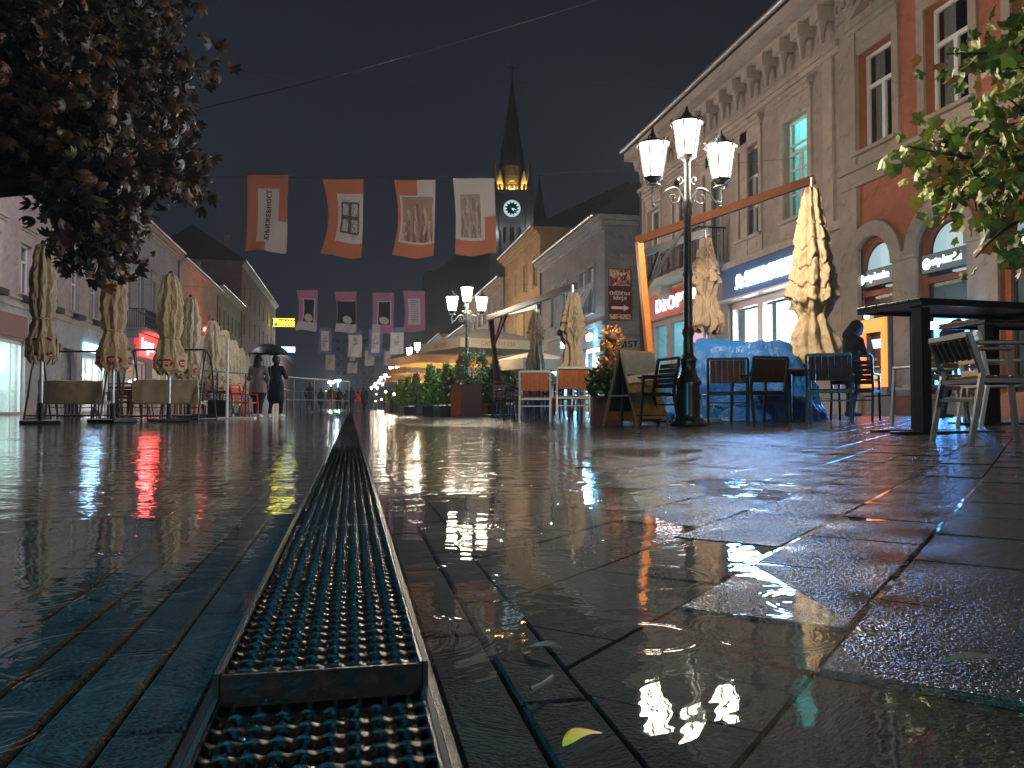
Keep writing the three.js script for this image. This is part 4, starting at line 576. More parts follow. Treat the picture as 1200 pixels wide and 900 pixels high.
// ---------------------------------------------------------------- banners over the street
function bannerTex(kind, k) {
  const c = document.createElement('canvas'); c.width = 256; c.height = 480; const x = c.getContext('2d'), W2 = 256, H2 = 480;
  const photo = (a, b, w, h, dark, mid, light) => { x.save(); x.beginPath(); x.rect(a, b, w, h); x.clip(); x.fillStyle = mid; x.fillRect(a, b, w, h); for (let i = 0; i < 46; i++) { x.strokeStyle = [dark, light, mid, dark][i % 4]; x.globalAlpha = .5; x.lineWidth = 3 + rnd() * 16; x.beginPath(); const px = a + rnd() * w, py = b + rnd() * h; x.moveTo(px, py); x.bezierCurveTo(px + 40 * (rnd() - .3), py + 60, px + 60 * (rnd() - .5), py + 120, px + 90 * (rnd() - .4), py + 160); x.stroke(); } x.restore(); };
  if (kind === 'orange') {
    const or = '#a3644c', wh = '#aea6a2'; x.fillStyle = or; x.fillRect(0, 0, W2, H2);
    if (k === 0) { x.fillStyle = wh; x.fillRect(64, 86, 138, 340); x.fillRect(128, 290, 128, 190); x.save(); x.translate(150, 415); x.rotate(-Math.PI / 2); x.fillStyle = '#2a2226'; x.font = 'bold 46px sans-serif'; x.fillText('КЊИЖЕВНОСТ', 0, 0, 320); x.restore(); }
    if (k === 1) { x.fillStyle = wh; x.fillRect(72, 92, 184, 300); x.strokeStyle = '#4a4448'; x.lineWidth = 12; for (let r = 0; r < 2; r++) for (let q = 0; q < 2; q++) x.strokeRect(100 + q * 66, 150 + r * 96, 56, 86); for (let i = 0; i < 40; i++) { x.globalAlpha = .35; x.lineWidth = 2 + rnd() * 5; x.beginPath(); x.moveTo(90 + rnd() * 150, 110 + rnd() * 250); x.lineTo(90 + rnd() * 150, 130 + rnd() * 250); x.stroke(); } x.globalAlpha = 1; }
    if (k === 2) { x.fillStyle = wh; x.fillRect(140, 0, 116, 100); x.fillRect(20, 98, 236, 300); photo(34, 106, 210, 280, '#4b3d3a', '#8d7466', '#c4b3a6'); }
    if (k === 3) { x.fillStyle = wh; x.fillRect(0, 0, 256, 390); x.fillStyle = or; x.fillRect(170, 240, 86, 240); x.fillRect(0, 385, 256, 95); x.fillStyle = wh; x.fillRect(20, 88, 165, 300); photo(34, 100, 128, 270, '#6b5a55', '#8f7c74', '#b8a79e'); }
  } else if (kind === 'pink') {
    x.fillStyle = '#96647a'; x.fillRect(0, 0, W2, H2); x.fillStyle = '#a89fa4'; if (k < 3) { x.fillRect(0, 380, 256, 100); x.fillRect(56, 100, 170, 290); x.fillStyle = '#17151a'; x.fillRect(k === 1 ? 10 : 70, 112, k === 1 ? 236 : 140, 268); x.fillStyle = '#a89f98'; x.beginPath(); x.ellipse(140, 330, 60, 44, .3, 0, 7); x.fill(); if (k === 2) { x.fillStyle = '#a76b86'; x.fillRect(100, 382, 156, 98); } } else { x.fillRect(44, 90, 150, 310); x.fillStyle = '#7e6470'; for (let i = 0; i < 12; i++) x.fillRect(70 + (i % 2) * 12, 110 + i * 22, 90, 8); }
  } else {
    x.fillStyle = '#3f5f86'; x.fillRect(0, 0, W2, H2); x.fillStyle = '#a7abb4'; if (k % 2) x.fillRect(0, 90, 256, 390); else x.fillRect(50, 60, 150, 360); x.strokeStyle = '#4d5560'; x.lineWidth = 12; x.beginPath(); x.moveTo(80, 260); x.lineTo(190, 240); x.stroke(); for (let i = 0; i < 6; i++) { x.globalAlpha = .4; x.strokeRect(70 + rnd() * 80, 120 + rnd() * 200, 30, 50); }
  }
  const t = new THREE.CanvasTexture(c); t.colorSpace = THREE.SRGBColorSpace; return t;
}
function banner(u, vt, D, kind, k, shape, label, group, w = 1.03, hgt = 1.92) {
  const p = atD(u, vt, D), b = thing('street_banner', label, 'banner', p, -YAW, group), g = new THREE.PlaneGeometry(w, hgt, 14, 22).translate(0, -hgt / 2, 0), a = g.attributes.position;
  for (let i = 0; i < a.count; i++) { const x = a.getX(i), y = a.getY(i), t = -y / hgt, f = (x / w + .5), waist = Math.sin(t * Math.PI); a.setX(i, x + shape[0] * waist * (1 - f) * .42 - shape[1] * t * .25); a.setZ(i, shape[0] * waist * (1 - f) * (1 - f) * .25 + .05 * Math.sin(f * 7 + t * 5 + k) * (.3 + t) + shape[2] * t); a.setY(i, y + .03 * Math.sin(f * 5 + k) * t - shape[3] * f * t * .2); }
  g.computeVertexNormals();
  obj('cloth', g, new THREE.MeshPhysicalMaterial({ color: new THREE.Color().setRGB(.72, .72, .72), map: bannerTex(kind, k), roughness: .95, transmission: .3, thickness: 0, side: THREE.DoubleSide, bumpMap: rep(texCloth, 3), bumpScale: .004 }), b, true);
  obj('top_rod', rod(V(-w / 2, .012, 0), V(w / 2, .012, 0), .012, 6), M.tube, b); return b;
}
banner(314, 205, 20, 'orange', 0, [.14, .15, .05, .1], 'orange and white banner with a vertical printed word');
banner(402, 210, 20, 'orange', 1, [.5, .1, .1, .3], 'orange banner, pinched at one edge, with sketched window panes in a white panel');
banner(486, 211, 20, 'orange', 2, [.3, .1, .05, .1], 'banner with brown streaked picture and an orange strip along its foot');
banner(555, 209, 20, 'orange', 3, [.1, -.25, .05, 0], 'white topped banner with pale picture and orange corner beside the church');
['pink banner with black picture and pinched edge', 'pink and white banner with wide black picture', 'pink banner with black picture and white lower corner block', 'pale pink banner with a column of small print'].forEach((l, k) => banner([360, 405, 449, 485][k], [340, 342, 343, 341][k], 38, 'pink', k, [[.5, .2, .1, .1], [.3, 0, 0, 0], [.1, 0, .1, 0], [.2, -.2, .05, 0]][k], l));
[[381, 384], [416, 387], [440, 386], [465, 384]].forEach(([u, v], k) => banner(u, v, 58, 'blue', k, [.2, .1, 0, 0], k % 2 ? 'pale blue banner, mostly white, in the third row of banners' : 'deep blue banner with white panel in the third row of banners', k % 2 ? 'white third row banners' : 'blue third row banners'));
[[387, 412], [413, 404], [433, 407], [454, 409], [413, 416]].forEach(([u, v], k) => banner(u, v, 84, 'blue', (k + 1), [.1, 0, 0, 0], k % 2 ? 'small blue banner far off in the last row of banners' : 'small whitish banner far off in the last row of banners', k % 2 ? 'blue last row banners' : 'whitish last row banners'));
function cable(a, b, sag, label, r = .004) { const p = []; for (let i = 0; i <= 20; i++) { const t = i / 20; p.push(a.clone().lerp(b, t).add(V(0, -sag * 4 * t * (1 - t), 0))); } tag(obj('cable', tube(p, r, 40, 5), M.blackMetal), label, 'cable'); }
for (const [u, v, D, l] of [[440, 208, 20, 'thin cable holding the orange banners'], [422, 340, 38, 'thin cable holding the pink banners'], [425, 384, 58, 'thin cable holding the third row of banners'], [420, 406, 84, 'thin cable holding the last row of banners']]) { const c = atD(u, v, D), k = -(XL - c.x) / RT.x; const a = c.clone().addScaledVector(RT, (XL - c.x) / RT.x), b2 = c.clone().addScaledVector(RT, (XR - c.x) / RT.x); a.y += .5; b2.y += .5; cable(a, b2, .5, l); }
{ const a = atD(225, 108, 14), b = atD(640, 3, 14), d = b.clone().sub(a); cable(a.clone().addScaledVector(d, -.9), b.clone().addScaledVector(d, .5), .35, 'bare cable strung high across the street above the banners', .007); }

// ---------------------------------------------------------------- umbrellas
function folded(profile, n, depth, seedv, irr = .03) { // cloth gathered round a pole; profile [[y, r] ...] from top to bottom
  const NT = 160, NY = 190, pos = [], idx = [], uv = []; const ys = profile[0][0], ye = profile[profile.length - 1][0];
  const R = (y) => { for (let i = 0; i < profile.length - 1; i++) { const [a, ra] = profile[i], [b, rb] = profile[i + 1]; if (y <= a && y >= b) { const t = (a - y) / (a - b || 1); return ra + (rb - ra) * t; } } return profile[profile.length - 1][1]; };
  for (let j = 0; j <= NY; j++) { const t = j / NY, y = ys + (ye - ys) * t;
    for (let i = 0; i <= NT; i++) { const th = i / NT * Math.PI * 2, r = R(clamp(y + irr * n2(Math.cos(th) * 1.4 + seedv, Math.sin(th) * 1.4 + y * .8), ye, ys)), q = th + .16 * n2(y * .7 + seedv, 1.5) + .05 * n2(y * 3, seedv); const tri = Math.abs(((n * q / (Math.PI * 2) + 40) % 1) * 2 - 1), fold = Math.pow(tri, .8), cr = n3(Math.cos(th) * 2.2, y * 3.2, Math.sin(th) * 2.2 + seedv) * .09 + n3(Math.cos(th) * 5, y * 7, Math.sin(th) * 5 + seedv) * .05; const rad = r * (1 - depth + depth * fold + cr + .0); pos.push(Math.cos(th) * rad, y + (t > .96 ? .04 * Math.sin(n * q + 1) : 0) + .03 * n3(Math.cos(th) * 1.5, seedv, Math.sin(th) * 1.5) * t, Math.sin(th) * rad); uv.push(i / NT * 3, y); } }
  for (let j = 0; j < NY; j++) for (let i = 0; i < NT; i++) { const a = j * (NT + 1) + i, b = a + NT + 1; idx.push(a, b, a + 1, a + 1, b, b + 1); }
  const g = new THREE.BufferGeometry(); g.setAttribute('position', new THREE.Float32BufferAttribute(pos, 3)); g.setAttribute('uv', new THREE.Float32BufferAttribute(uv, 2)); g.setIndex(idx); g.computeVertexNormals(); return g;
}
function valance(y, r, n, seedv) { const p = []; for (let k = 0; k < n; k++) { const a = k / n * 6.283; p.push(T(new THREE.PlaneGeometry(.24, .3, 3, 3), Math.cos(a) * r, y + n2(k, seedv) * .05, Math.sin(a) * r, 0, Math.PI / 2 - a + n2(k, 2) * .5, n2(k, 5) * .3)); } return p; }
function poleUmbrella(u, D, top, bot, w, label, cm, vm, k) {
  const p = spot(u, D), s = thing('closed_umbrella', label, 'umbrella', p, k); const H = top, b = bot, tie = b + (H - b) * .36;
  obj('pole', cyl(.032, .032, H - .1, 0, .06, 0, 10), M.alu, s); obj('base', [RB(.62, .07, .62, .02, 0, .035, 0), cyl(.05, .045, .3, 0, .07, 0, 10)], M.blackMetal, s);
  const c = obj('canopy', folded([[H, .04], [H - .06, w * .5], [H - .25, w * .68], [H * .6 + tie * .4, w * .86], [tie + .25, w * .86], [tie + .06, w * .7], [tie, w * .6], [tie - .08, w * .72], [b + .35, w * 1.02], [b + .12, w * 1.08], [b, w * .86]], 8, .27, k * 3.1), cm, s, true);
  obj('tie', T(new THREE.TorusGeometry(w * .6, .018, 5, 24), 0, tie, 0, Math.PI / 2), vm, c);
  const v = obj('printed_valance', valance(b + .24, w * .93, 9, k * 2), vm, c); obj('finial', ball(.05, 0, H + .02, 0, 8), M.tube, s); return s;
}
const canvL = phys(.56, .46, .3, .85, { map: rep(texCloth, 2), side: THREE.DoubleSide }), canvP = phys(.58, .43, .29, .85, { map: rep(texCloth, 2), side: THREE.DoubleSide });
const printed = (() => { const c = document.createElement('canvas'); c.width = c.height = 128; const x = c.getContext('2d'); x.fillStyle = '#b9a68a'; x.fillRect(0, 0, 128, 128); x.fillStyle = '#8d2b25'; x.beginPath(); x.ellipse(64, 60, 44, 30, 0, 0, 7); x.fill(); x.fillStyle = '#d8c8b0'; x.fillRect(36, 50, 56, 8); x.fillRect(42, 64, 44, 7); const t = new THREE.CanvasTexture(c); t.colorSpace = THREE.SRGBColorSpace; t.wrapS = t.wrapT = THREE.RepeatWrapping; t.repeat.set(3, 3); return new THREE.MeshStandardMaterial({ map: t, roughness: .85, side: THREE.DoubleSide }); })();
poleUmbrella(48, 14, 3.16, 1.08, .25, 'closed beige umbrella with red printed hem, half hidden under the tree', canvL, printed, .3);
poleUmbrella(132, 15.2, 3.06, 1.0, .28, 'closed beige umbrella with brownish print standing between two garden swings', canvP, printed, 1.1);
poleUmbrella(198, 16.2, 3.0, .95, .3, 'closed sand coloured umbrella behind the garden swing with the bent top bar', canvL, printed, 2.2);
poleUmbrella(222, 19.6, 3.0, .95, .28, 'closed sand coloured umbrella beside the red alarm lamp', canvL, printed, 3.4);
const small = poleUmbrella(248, 24, 2.9, .9, .28, 'closed pale umbrella in the line of umbrellas along the pink house side', canvL, printed, 4.1); small.userData.group = 'pale closed umbrellas in a line';
[[262, 27], [273, 31], [281, 35], [288, 40], [240, 29], [256, 33]].forEach(([u, D], k) => dup(small, spot(u, D), k));

function cantilever(label, mast, topD, ends, cm, mm, profile, k) { // mast at [u, D], top [v], canopy hung from the arm end [u, v, D]
  const p = spot(mast[0], mast[1]), s = thing('cantilever_umbrella', label, 'umbrella', p), rel = (q) => q.clone().sub(p);
  const top = rel(atD(topD[0], topD[1], topD[2])), end = rel(atD(ends[0], ends[1], ends[2]));
  obj('mast', bar(V(0, 0, 0), top, .13, .1), mm[0], s); obj('arm', bar(top.clone().add(V(-.05, .02, 0)), end.clone().add(V(.06, .02, 0)), .09, .13), mm[1], s); obj('base', [RB(.9, .06, .9, .02, 0, .03, 0)], M.blackMetal, s); obj('brace', bar(top.clone().multiplyScalar(.72), top.clone().lerp(end, .28), .05), M.blackMetal, s);
  obj('hinge', [cyl(.05, .05, .2, top.x, top.y - .1, top.z, 10), cyl(.03, .03, .16, end.x, end.y - .12, end.z, 8)], M.alu, s);
  const c = obj('canopy', folded(profile, 9, .33, k, .13), cm, s, true); c.position.set(end.x, end.y - .12 - profile[0][0], end.z);
  obj('hub', cyl(.03, .03, profile[0][0] - profile[profile.length - 1][0] + .25, 0, profile[profile.length - 1][0] - .3, 0, 8), M.alu, c); return s;
}
const tiers = (H, w, n, bottom) => { const p = [[H, .05 * w / .36]]; for (let i = 0; i < n; i++) { const t = (i + 1) / n, r = w * (.2 + .8 * Math.pow(t, .8)), y0 = H - (H - bottom - .95) * i / n, y1 = H - (H - bottom - .95) * (i + 1) / n; p.push([y0 - .04, r * .86], [y1 + .015, r * 1.04], [y1 + .005, r * .84]); } const tie = bottom + .72; p.push([tie + .1, w * .7], [tie, w * .52], [tie - .1, w * .66], [bottom + .25, w * 1.0], [bottom + .05, w * 1.08], [bottom, w * .7]); return p; };
cantilever('orange masted cantilever umbrella with a big tan canopy hanging closed past the blue tarpaulin', [768, 13.6], [749, 284, 13.4], [951, 211, 12.6], M.canvas, [M.orangeWood, M.rustWood], tiers(2.78, .405, 6, 0), 1.7);
cantilever('cantilever umbrella with dark arm and brownish closed canopy behind the near street lamp', [756, 15.5], [752, 300, 15.4], [827, 272, 15], M.canvasPink, [M.rustWood, M.blackMetal], tiers(1.75, .31, 5, 0), 5.2);
cantilever('dark framed cantilever umbrella with greyish closed canopy in front of the corner house', [590, 21.5], [574, 374, 22], [671, 336, 15.8], M.canvasGrey, [M.rustWood, M.blackMetal], tiers(1.75, .3, 5, 0), 8.3);
cantilever('dark framed cantilever umbrella with slim golden closed canopy among the wooden chairs', [584, 23], [576, 372, 23], [628, 360, 19], M.canvas, [M.rustWood, M.blackMetal], tiers(1.5, .24, 5, 0), 11.4);

function openUmbrella(u, D, vTop, vEave, wpx, label, cm, glow, lettering, ry = 0) {
  const p = spot(u, D), s = thing('open_cafe_umbrella', label, 'umbrella', p, ry - YAW), ye = EYE + (478 - vEave) / F * D - p.y, yt = EYE + (478 - vTop) / F * D - p.y, w = wpx / F * D / 2 / (Math.cos(ry) + Math.sin(ry));
  const g = new THREE.BufferGeometry(), P = [], n = 10; const pt = (a, b) => { const m = Math.max(Math.abs(a), Math.abs(b)); return [a * w, yt - (yt - ye) * Math.pow(m, 1.15) - .06 * Math.sin(m * Math.PI) * (1 - Math.min(Math.abs(a), Math.abs(b)) / (m || 1)), b * w]; };
  for (let i = -n; i < n; i++) for (let j = -n; j < n; j++) { const A = pt(i / n, j / n), Bq = pt((i + 1) / n, j / n), C = pt((i + 1) / n, (j + 1) / n), E = pt(i / n, (j + 1) / n); P.push(...A, ...C, ...Bq, ...A, ...E, ...C); }
  g.setAttribute('position', new THREE.Float32BufferAttribute(P, 3)); g.computeVertexNormals(); const c = obj('canopy', g, cm, s);
  for (const [x, z, r] of [[0, w, 0], [0, -w, 0], [w, 0, 1], [-w, 0, 1]]) { const m = obj('valance', T(new THREE.PlaneGeometry(2 * w, .34, 12, 1), x, ye - .17, z, 0, r ? Math.PI / 2 : 0), awn, c); if (lettering && x < 0) { const t = text('FAST FOOD', .17, .005); t.rotateY(-Math.PI / 2).translate(-w - .006, ye - .25, -w * .3); obj('print', t, mat(.3, .12, .07, .8), c); }
    if (lettering && z > 0) { const t = text(lettering, .17, .005); t.translate(-w * .55, ye - .25, w + .006); const m2 = obj('print', t, mat(.3, .12, .07, .8), c); } }
  obj('pole', cyl(.045, .045, yt - .05, 0, 0, 0, 10), M.silver, s); obj('base', RB(.8, .08, .8, .02, 0, .04, 0), M.blackMetal, s);
  for (const [a, b] of [[1, 1], [1, -1], [-1, 1], [-1, -1]]) { const r = obj('rib', rod(V(0, yt - .1, 0), V(a * w, ye - .01, b * w), .014, 5), M.silver, s); obj('strut', rod(V(0, ye - .45, 0), V(a * w * .5, (yt + ye) / 2 - .06, b * w * .5), .012, 5), M.silver, r); }
  if (glow) { const lb = obj('hanging_lamp', [ball(.11, .3, ye - .1, .2, 10)], glowing(1, .62, .22, 9), s); point(s, .3, ye - .1, .2, [1, .46, .1], glow, 6); }
  return s;
}
const awn = phys(.42, .33, .2, .85, { map: rep(texCloth, 2), transmission: .25, thickness: 0, side: THREE.DoubleSide });
openUmbrella(566, 32, 385, 402, 150, 'wide open cafe umbrella with lettered beige valance', awn, 0, 'CAFFETTERIA', .5);
openUmbrella(520, 37, 408, 420, 140, 'open cafe umbrella glowing orange from a lamp beneath it', awn, 55, '', .5);
openUmbrella(505, 48, 424, 432, 110, 'open cafe umbrella lit warm in the second cafe further on', awn, 40, '', .4);
openUmbrella(492, 62, 436, 442, 84, 'open cafe umbrella lit warm at the far end of the terraces', awn, 45, '', .5);
openUmbrella(625, 26, 412, 422, 90, 'open dark cafe umbrella under the yellow house', awn, 0, '', .5);

// ---------------------------------------------------------------- terrace furniture
function armchair(label, p, ry, o = {}) { // metal frame, wooden back and seat; faces local +z
  const s = thing('terrace_armchair', label, 'chair', p, ry, o.group), fm = o.frame || M.tube, bm = o.back || M.wood, w = .27, H = o.h ?? .9;
  for (const x of [-w, w]) { obj('leg', bar(V(x, 0, .27), V(x, .64, .22), .032), fm, s); obj('leg', bar(V(x, 0, -.3), V(x, .47, -.22), .032), fm, s); obj('armrest', RB(.045, .03, .5, .01, x, .655, -.01), o.arm || fm, s); obj('back_post', bar(V(x, .46, -.22), V(x, H, -.3), .032), fm, s); }
  obj('seat_frame', [bx(-w, w, .4, .43, .2, .23), bx(-w, w, .4, .43, -.24, -.21), bx(-w - .012, -w + .012, .4, .43, -.21, .2), bx(w - .012, w + .012, .4, .43, -.21, .2), bx(-w, w, .28, .3, -.26, -.24)], fm, s);
  for (let k = 0; k < 5; k++) obj('seat_slat', RB(w * 2 - .05, .018, .075, .006, 0, .44, -.17 + k * .088), bm, s);
  if (o.slats) for (let k = 0; k < o.slats; k++) obj('back_slat', T(RB(w * 2 - .03, .06, .018, .006), 0, .54 + k * (H - .6) / (o.slats - .5), -.245 - k * .02, -.18), bm, s);
  else for (let k = 0; k < 6; k++) { const x = -w + .032 + (k + .5) * (2 * w - .064) / 6; obj('back_board', bar(V(x, .56, -.237), V(x, H - .02, -.295), .02, (2 * w - .064) / 6 - .003), bm, s); }
  obj('top_rail', bar(V(-w, H, -.3), V(w, H, -.3), .034), fm, s); return s;
}
function table(name, label, p, ry, o = {}) {
  const s = thing(name, label, 'table', p, ry, o.group), w = o.w ?? .8, d = o.d ?? .8, h = o.h ?? .75;
  const n = o.planks ?? 6; for (let k = 0; k < n; k++) obj('plank', RB(w, .03, d / n - .006, .006, 0, h - .015, -d / 2 + (k + .5) * d / n), o.top || M.woodDark, s);
  obj('apron', [bx(-w / 2 + .03, w / 2 - .03, h - .075, h - .032, -d / 2 + .03, -d / 2 + .055), bx(-w / 2 + .03, w / 2 - .03, h - .075, h - .032, d / 2 - .055, d / 2 - .03)], M.tube, s);
  if (o.pedestal) { obj('column', cyl(.04, .04, h - .05, 0, 0, 0, 12), M.tube, s); obj('foot', [bar(V(-.3, .025, 0), V(.3, .025, 0), .06, .03), bar(V(0, .025, -.3), V(0, .025, .3), .06, .03)], M.tube, s); }
  else for (const x of [-1, 1]) for (const z of [-1, 1]) obj('leg', bar(V(x * (w / 2 - .05), 0, z * (d / 2 - .05)), V(x * (w / 2 - .05), h - .032, z * (d / 2 - .05)), .035), M.tube, s);
  return s;
}
const face = (a) => Math.PI + a - YAW; // a = 0: turned away from the viewer, seen from the back
armchair('wooden backed terrace chair beside the lamp post, in front of the blue tarpaulin', spot(853, 11.4), face(-.25));
armchair('dark backed terrace chair pushed against the wooden table by the tarpaulin', spot(889, 11.2), face(.3), { back: M.woodDark });
armchair('brown backed terrace chair on the cash machine side of the wooden table', spot(973, 10.8), face(-.45), { back: M.woodDark });
armchair('black terrace chair with slatted back just before the hooded person', spot(1003, 11.4), face(-.6), { back: M.blackMetal, frame: M.blackMetal, slats: 5 });
table('terrace_table', 'square wooden terrace table between dark chairs by the tarpaulin', spot(925, 11.6), -YAW + .1, { w: .95, d: .85, pedestal: true, top: M.wood });
armchair('white framed chair with orange wooden back close to the flower pot', spot(669, 13.2), face(.1), { frame: M.tubeLight });
armchair('white framed chair with orange wooden back under the golden umbrella', spot(628, 14.4), face(-.1), { frame: M.tubeLight });
table('terrace_table', 'dark terrace table behind the two white framed chairs', spot(650, 14.9), -YAW, { w: 1, d: .8 });
armchair('black ladder back chair leaning close to the menu board', spot(760, 10.6), face(1.9), { back: M.blackMetal, frame: M.blackMetal, slats: 5 });
{ const g = 'dark slatted chairs among the far cafe tables', lab = 'dark slatted cafe chair among the tables near the box hedge'; const c0 = armchair(lab, spot(612, 17), face(.8), { back: M.woodDark, frame: M.blackMetal, slats: 4, group: g }); [[600, 18.5, 2.6], [590, 20, .4], [640, 17.5, 2.9], [655, 17, -1.1], [690, 14.6, 1.6], [640, 20, .2], [606, 21, 1.5], [692, 17.5, -.3]].forEach(([u, D, a]) => dup(c0, spot(u, D), face(a))); }
{ const g = 'dark cafe tables', lab = 'dark square cafe table among the slatted chairs'; const t0 = table('cafe_table', lab, spot(604, 19), -YAW, { group: g }); [[632, 18.6], [672, 17], [615, 23]].forEach(([u, D]) => dup(t0, spot(u, D), .3)); }

// menu board
{
  const p = spot(745, 11), s = thing('menu_board', 'wooden sandwich board with grey chalk sheet and amber lower poster', 'sandwich board', p, -YAW + .72), H = 1.03, w = .34;
  const th = Math.atan2(.3, H), panel = (sgn) => { const f = []; f.push(bx(-w, -w + .035, 0, H / Math.cos(th), -.012, .012), bx(w - .035, w, 0, H / Math.cos(th), -.012, .012), bx(-w + .035, w - .035, H / Math.cos(th) - .04, H / Math.cos(th), -.012, .012), bx(-w + .035, w - .035, .1, .14, -.012, .012)); return f.map((g) => T(g, 0, 0, sgn * .3, -sgn * th)); };
  const put = (g, sgn) => T(g, 0, 0, sgn * .3, -sgn * th);
  obj('front_frame', panel(1), M.woodPale, s); obj('back_frame', panel(-1), M.woodPale, s); obj('front_board', put(bx(-w + .035, w - .035, .14, 1.03, -.006, .004), 1), mat(.025, .026, .028, .6), s); obj('back_board', put(bx(-w + .035, w - .035, .14, 1.03, -.004, .006), -1), mat(.025, .026, .028, .6), s);
  obj('grey_sheet', put(bx(-w + .02, w + .02, .72, 1.05, .013, .017), 1), mat(.3, .29, .27, .7, { map: rep(texPlaster, 3) }), s); obj('amber_poster', put(bx(-w + .05, w - .04, .16, .66, .006, .009), 1), mat(.42, .24, .07, .55, { map: rep(texStain, 2.5) }), s); obj('paper_strip', put(T(bx(-.34, .36, -.05, .05, .018, .021), 0, .68, 0, 0, 0, .12), 1), mat(.62, .5, .42, .6), s);
  obj('spreader', [bx(-w - .008, -w - .002, .4, .42, -.18, .18), bx(w + .002, w + .008, .4, .42, -.18, .18)], M.alu, s); obj('shelf', bx(-w + .04, w - .04, .08, .2, -.24, .2), M.orangeWood, s);
}
// tarpaulin over stacked furniture
{
  const p = spot(862, 12.9), s = thing('blue_tarpaulin', 'blue tarpaulin draped over stacked furniture behind the lamp post', 'tarpaulin', p, -YAW);
  const NA = 220, NT = 56, pos = [], idx = [], uv = [], hx = 1.02, hz = .62;
  for (let j = 0; j <= NT; j++) for (let i = 0; i <= NA; i++) {
    const a = i / NA * Math.PI * 2, t = j / NT, ca = Math.cos(a), sa = Math.sin(a), e = .62, rx = Math.sign(ca) * Math.pow(Math.abs(ca), e) * hx, rz = Math.sign(sa) * Math.pow(Math.abs(sa), e) * hz; let k, y;
    const top = (x, z) => 1.22 + .1 * n2(x * 1.3 + 3, z * 2) + .015 * n2(x * 4, z * 4 + 2) - .5 * sm(-.55, -1.2, x) - .22 * sm(.75, 1.2, x) - .1 * sm(.3, .72, z);
    const ts = .5; if (t < ts) { k = t / ts * .93; y = top(rx * k, rz * k); } else { const q = (t - ts) / (1 - ts); k = .93 + .05 * Math.min(1, q * 5) + .34 * q; const tp = top(rx * .93, rz * .93); y = tp * (1 - q) * (1 - .08 * Math.exp(-q * 9)) + .01; const f = Math.sin(a * 17 + 2 * n2(a * 2, 3)) * .5 + Math.sin(a * 31 + 3 * n2(q * 2, a)) * .35; k += f * .05 * sm(0, .5, q) + .02 * n2(a * 9, q * 4); }
    const rd = (s, o) => Math.pow(1 - Math.abs(n3(rx * k * s + o, y * s, rz * k * s)), 4), cr = .03 * rd(1.4, 1) + .012 * rd(3, 5) + .004 * rd(7, 9) - .015; const nx = Math.sign(rx) * cr;
    pos.push(rx * k + nx, Math.max(.006, y + cr), rz * k + cr * Math.sign(rz)); uv.push(a, t);
  }
  for (let j = 0; j < NT; j++) for (let i = 0; i < NA; i++) { const a = j * (NA + 1) + i, b = a + NA + 1; idx.push(a, a + 1, b, a + 1, b + 1, b); }
  const g = new THREE.BufferGeometry(); g.setAttribute('position', new THREE.Float32BufferAttribute(pos, 3)); g.setAttribute('uv', new THREE.Float32BufferAttribute(uv, 2)); g.setIndex(idx); g.computeVertexNormals();
  obj('sheet', g, phys(.014, .115, .36, .36, { side: THREE.DoubleSide, bumpMap: rep(texGrain, 1.2), bumpScale: .012 }), s, true);
  obj('rope', tube([V(-1.26, .35, .8), V(-.4, .42, .86), V(.4, .38, .86), V(1.3, .34, .78)], .008, 20, 5), M.tubeLight, s);
  const r2 = spot(832, 11.5); const rag = obj('sandbag', [T(lathe([[.001, .09], [.1, .085], [.17, .06], [.19, .02], [.17, 0], [.001, 0]], 14), 0, 0, 0)], mat(.28, .27, .26, .8)); rag.position.copy(r2); rag.scale.set(1.1, .8, .7); tag(rag, 'small grey sandbag at the foot of the near lamp post', 'sandbag');
}
// plants
function leafGeo(l, w, n = 4) { const P = [], h = l / n; for (let i = 0; i < n; i++) { const w0 = w * Math.sin(Math.PI * (i + .02) / n * .96), w1 = w * Math.sin(Math.PI * (i + 1) / n * .99), y0 = i * h, y1 = y0 + h, z0 = -.25 * y0 * y0 / l, z1 = -.25 * y1 * y1 / l; P.push(-w0, y0, z0 + w0 * .3, w1, y1, z1 + w1 * .3, w0, y0, z0 + w0 * .3, -w0, y0, z0 + w0 * .3, -w1, y1, z1 + w1 * .3, w1, y1, z1 + w1 * .3); } const g = new THREE.BufferGeometry(); g.setAttribute('position', new THREE.Float32BufferAttribute(P, 3)); g.computeVertexNormals(); return g; }
function foliage(parent, name, geo, m, n, place, cols) { const im = new THREE.InstancedMesh(metric(geo), m, n), o = new THREE.Object3D(), c = new THREE.Color(); for (let i = 0; i < n; i++) { place(o, i); o.updateMatrix(); im.setMatrixAt(i, o.matrix); const q = cols[Math.floor(rnd() * cols.length)], k = rr(.7, 1.25); c.setRGB(q[0] * k, q[1] * k, q[2] * k); im.setColorAt(i, c); } im.name = name; im.userData.kind = 'stuff'; parent.add(im); return im; }
const leafMat = new THREE.MeshPhysicalMaterial({ color: 0xffffff, roughness: .55, transmission: .3, thickness: 0, side: THREE.DoubleSide });
const inBall = (R, shell = .5) => { const d = V(rr(-1, 1), rr(-1, 1), rr(-1, 1)).normalize().multiplyScalar(R * Math.pow(rr(shell, 1), .6)); return d; };
const look = (o, d) => { o.quaternion.setFromUnitVectors(V(0, 1, 0), d.clone().normalize()); o.rotateY(rnd() * 6.28); };
const greens = [[.08, .15, .04], [.06, .12, .03], [.1, .17, .045]];
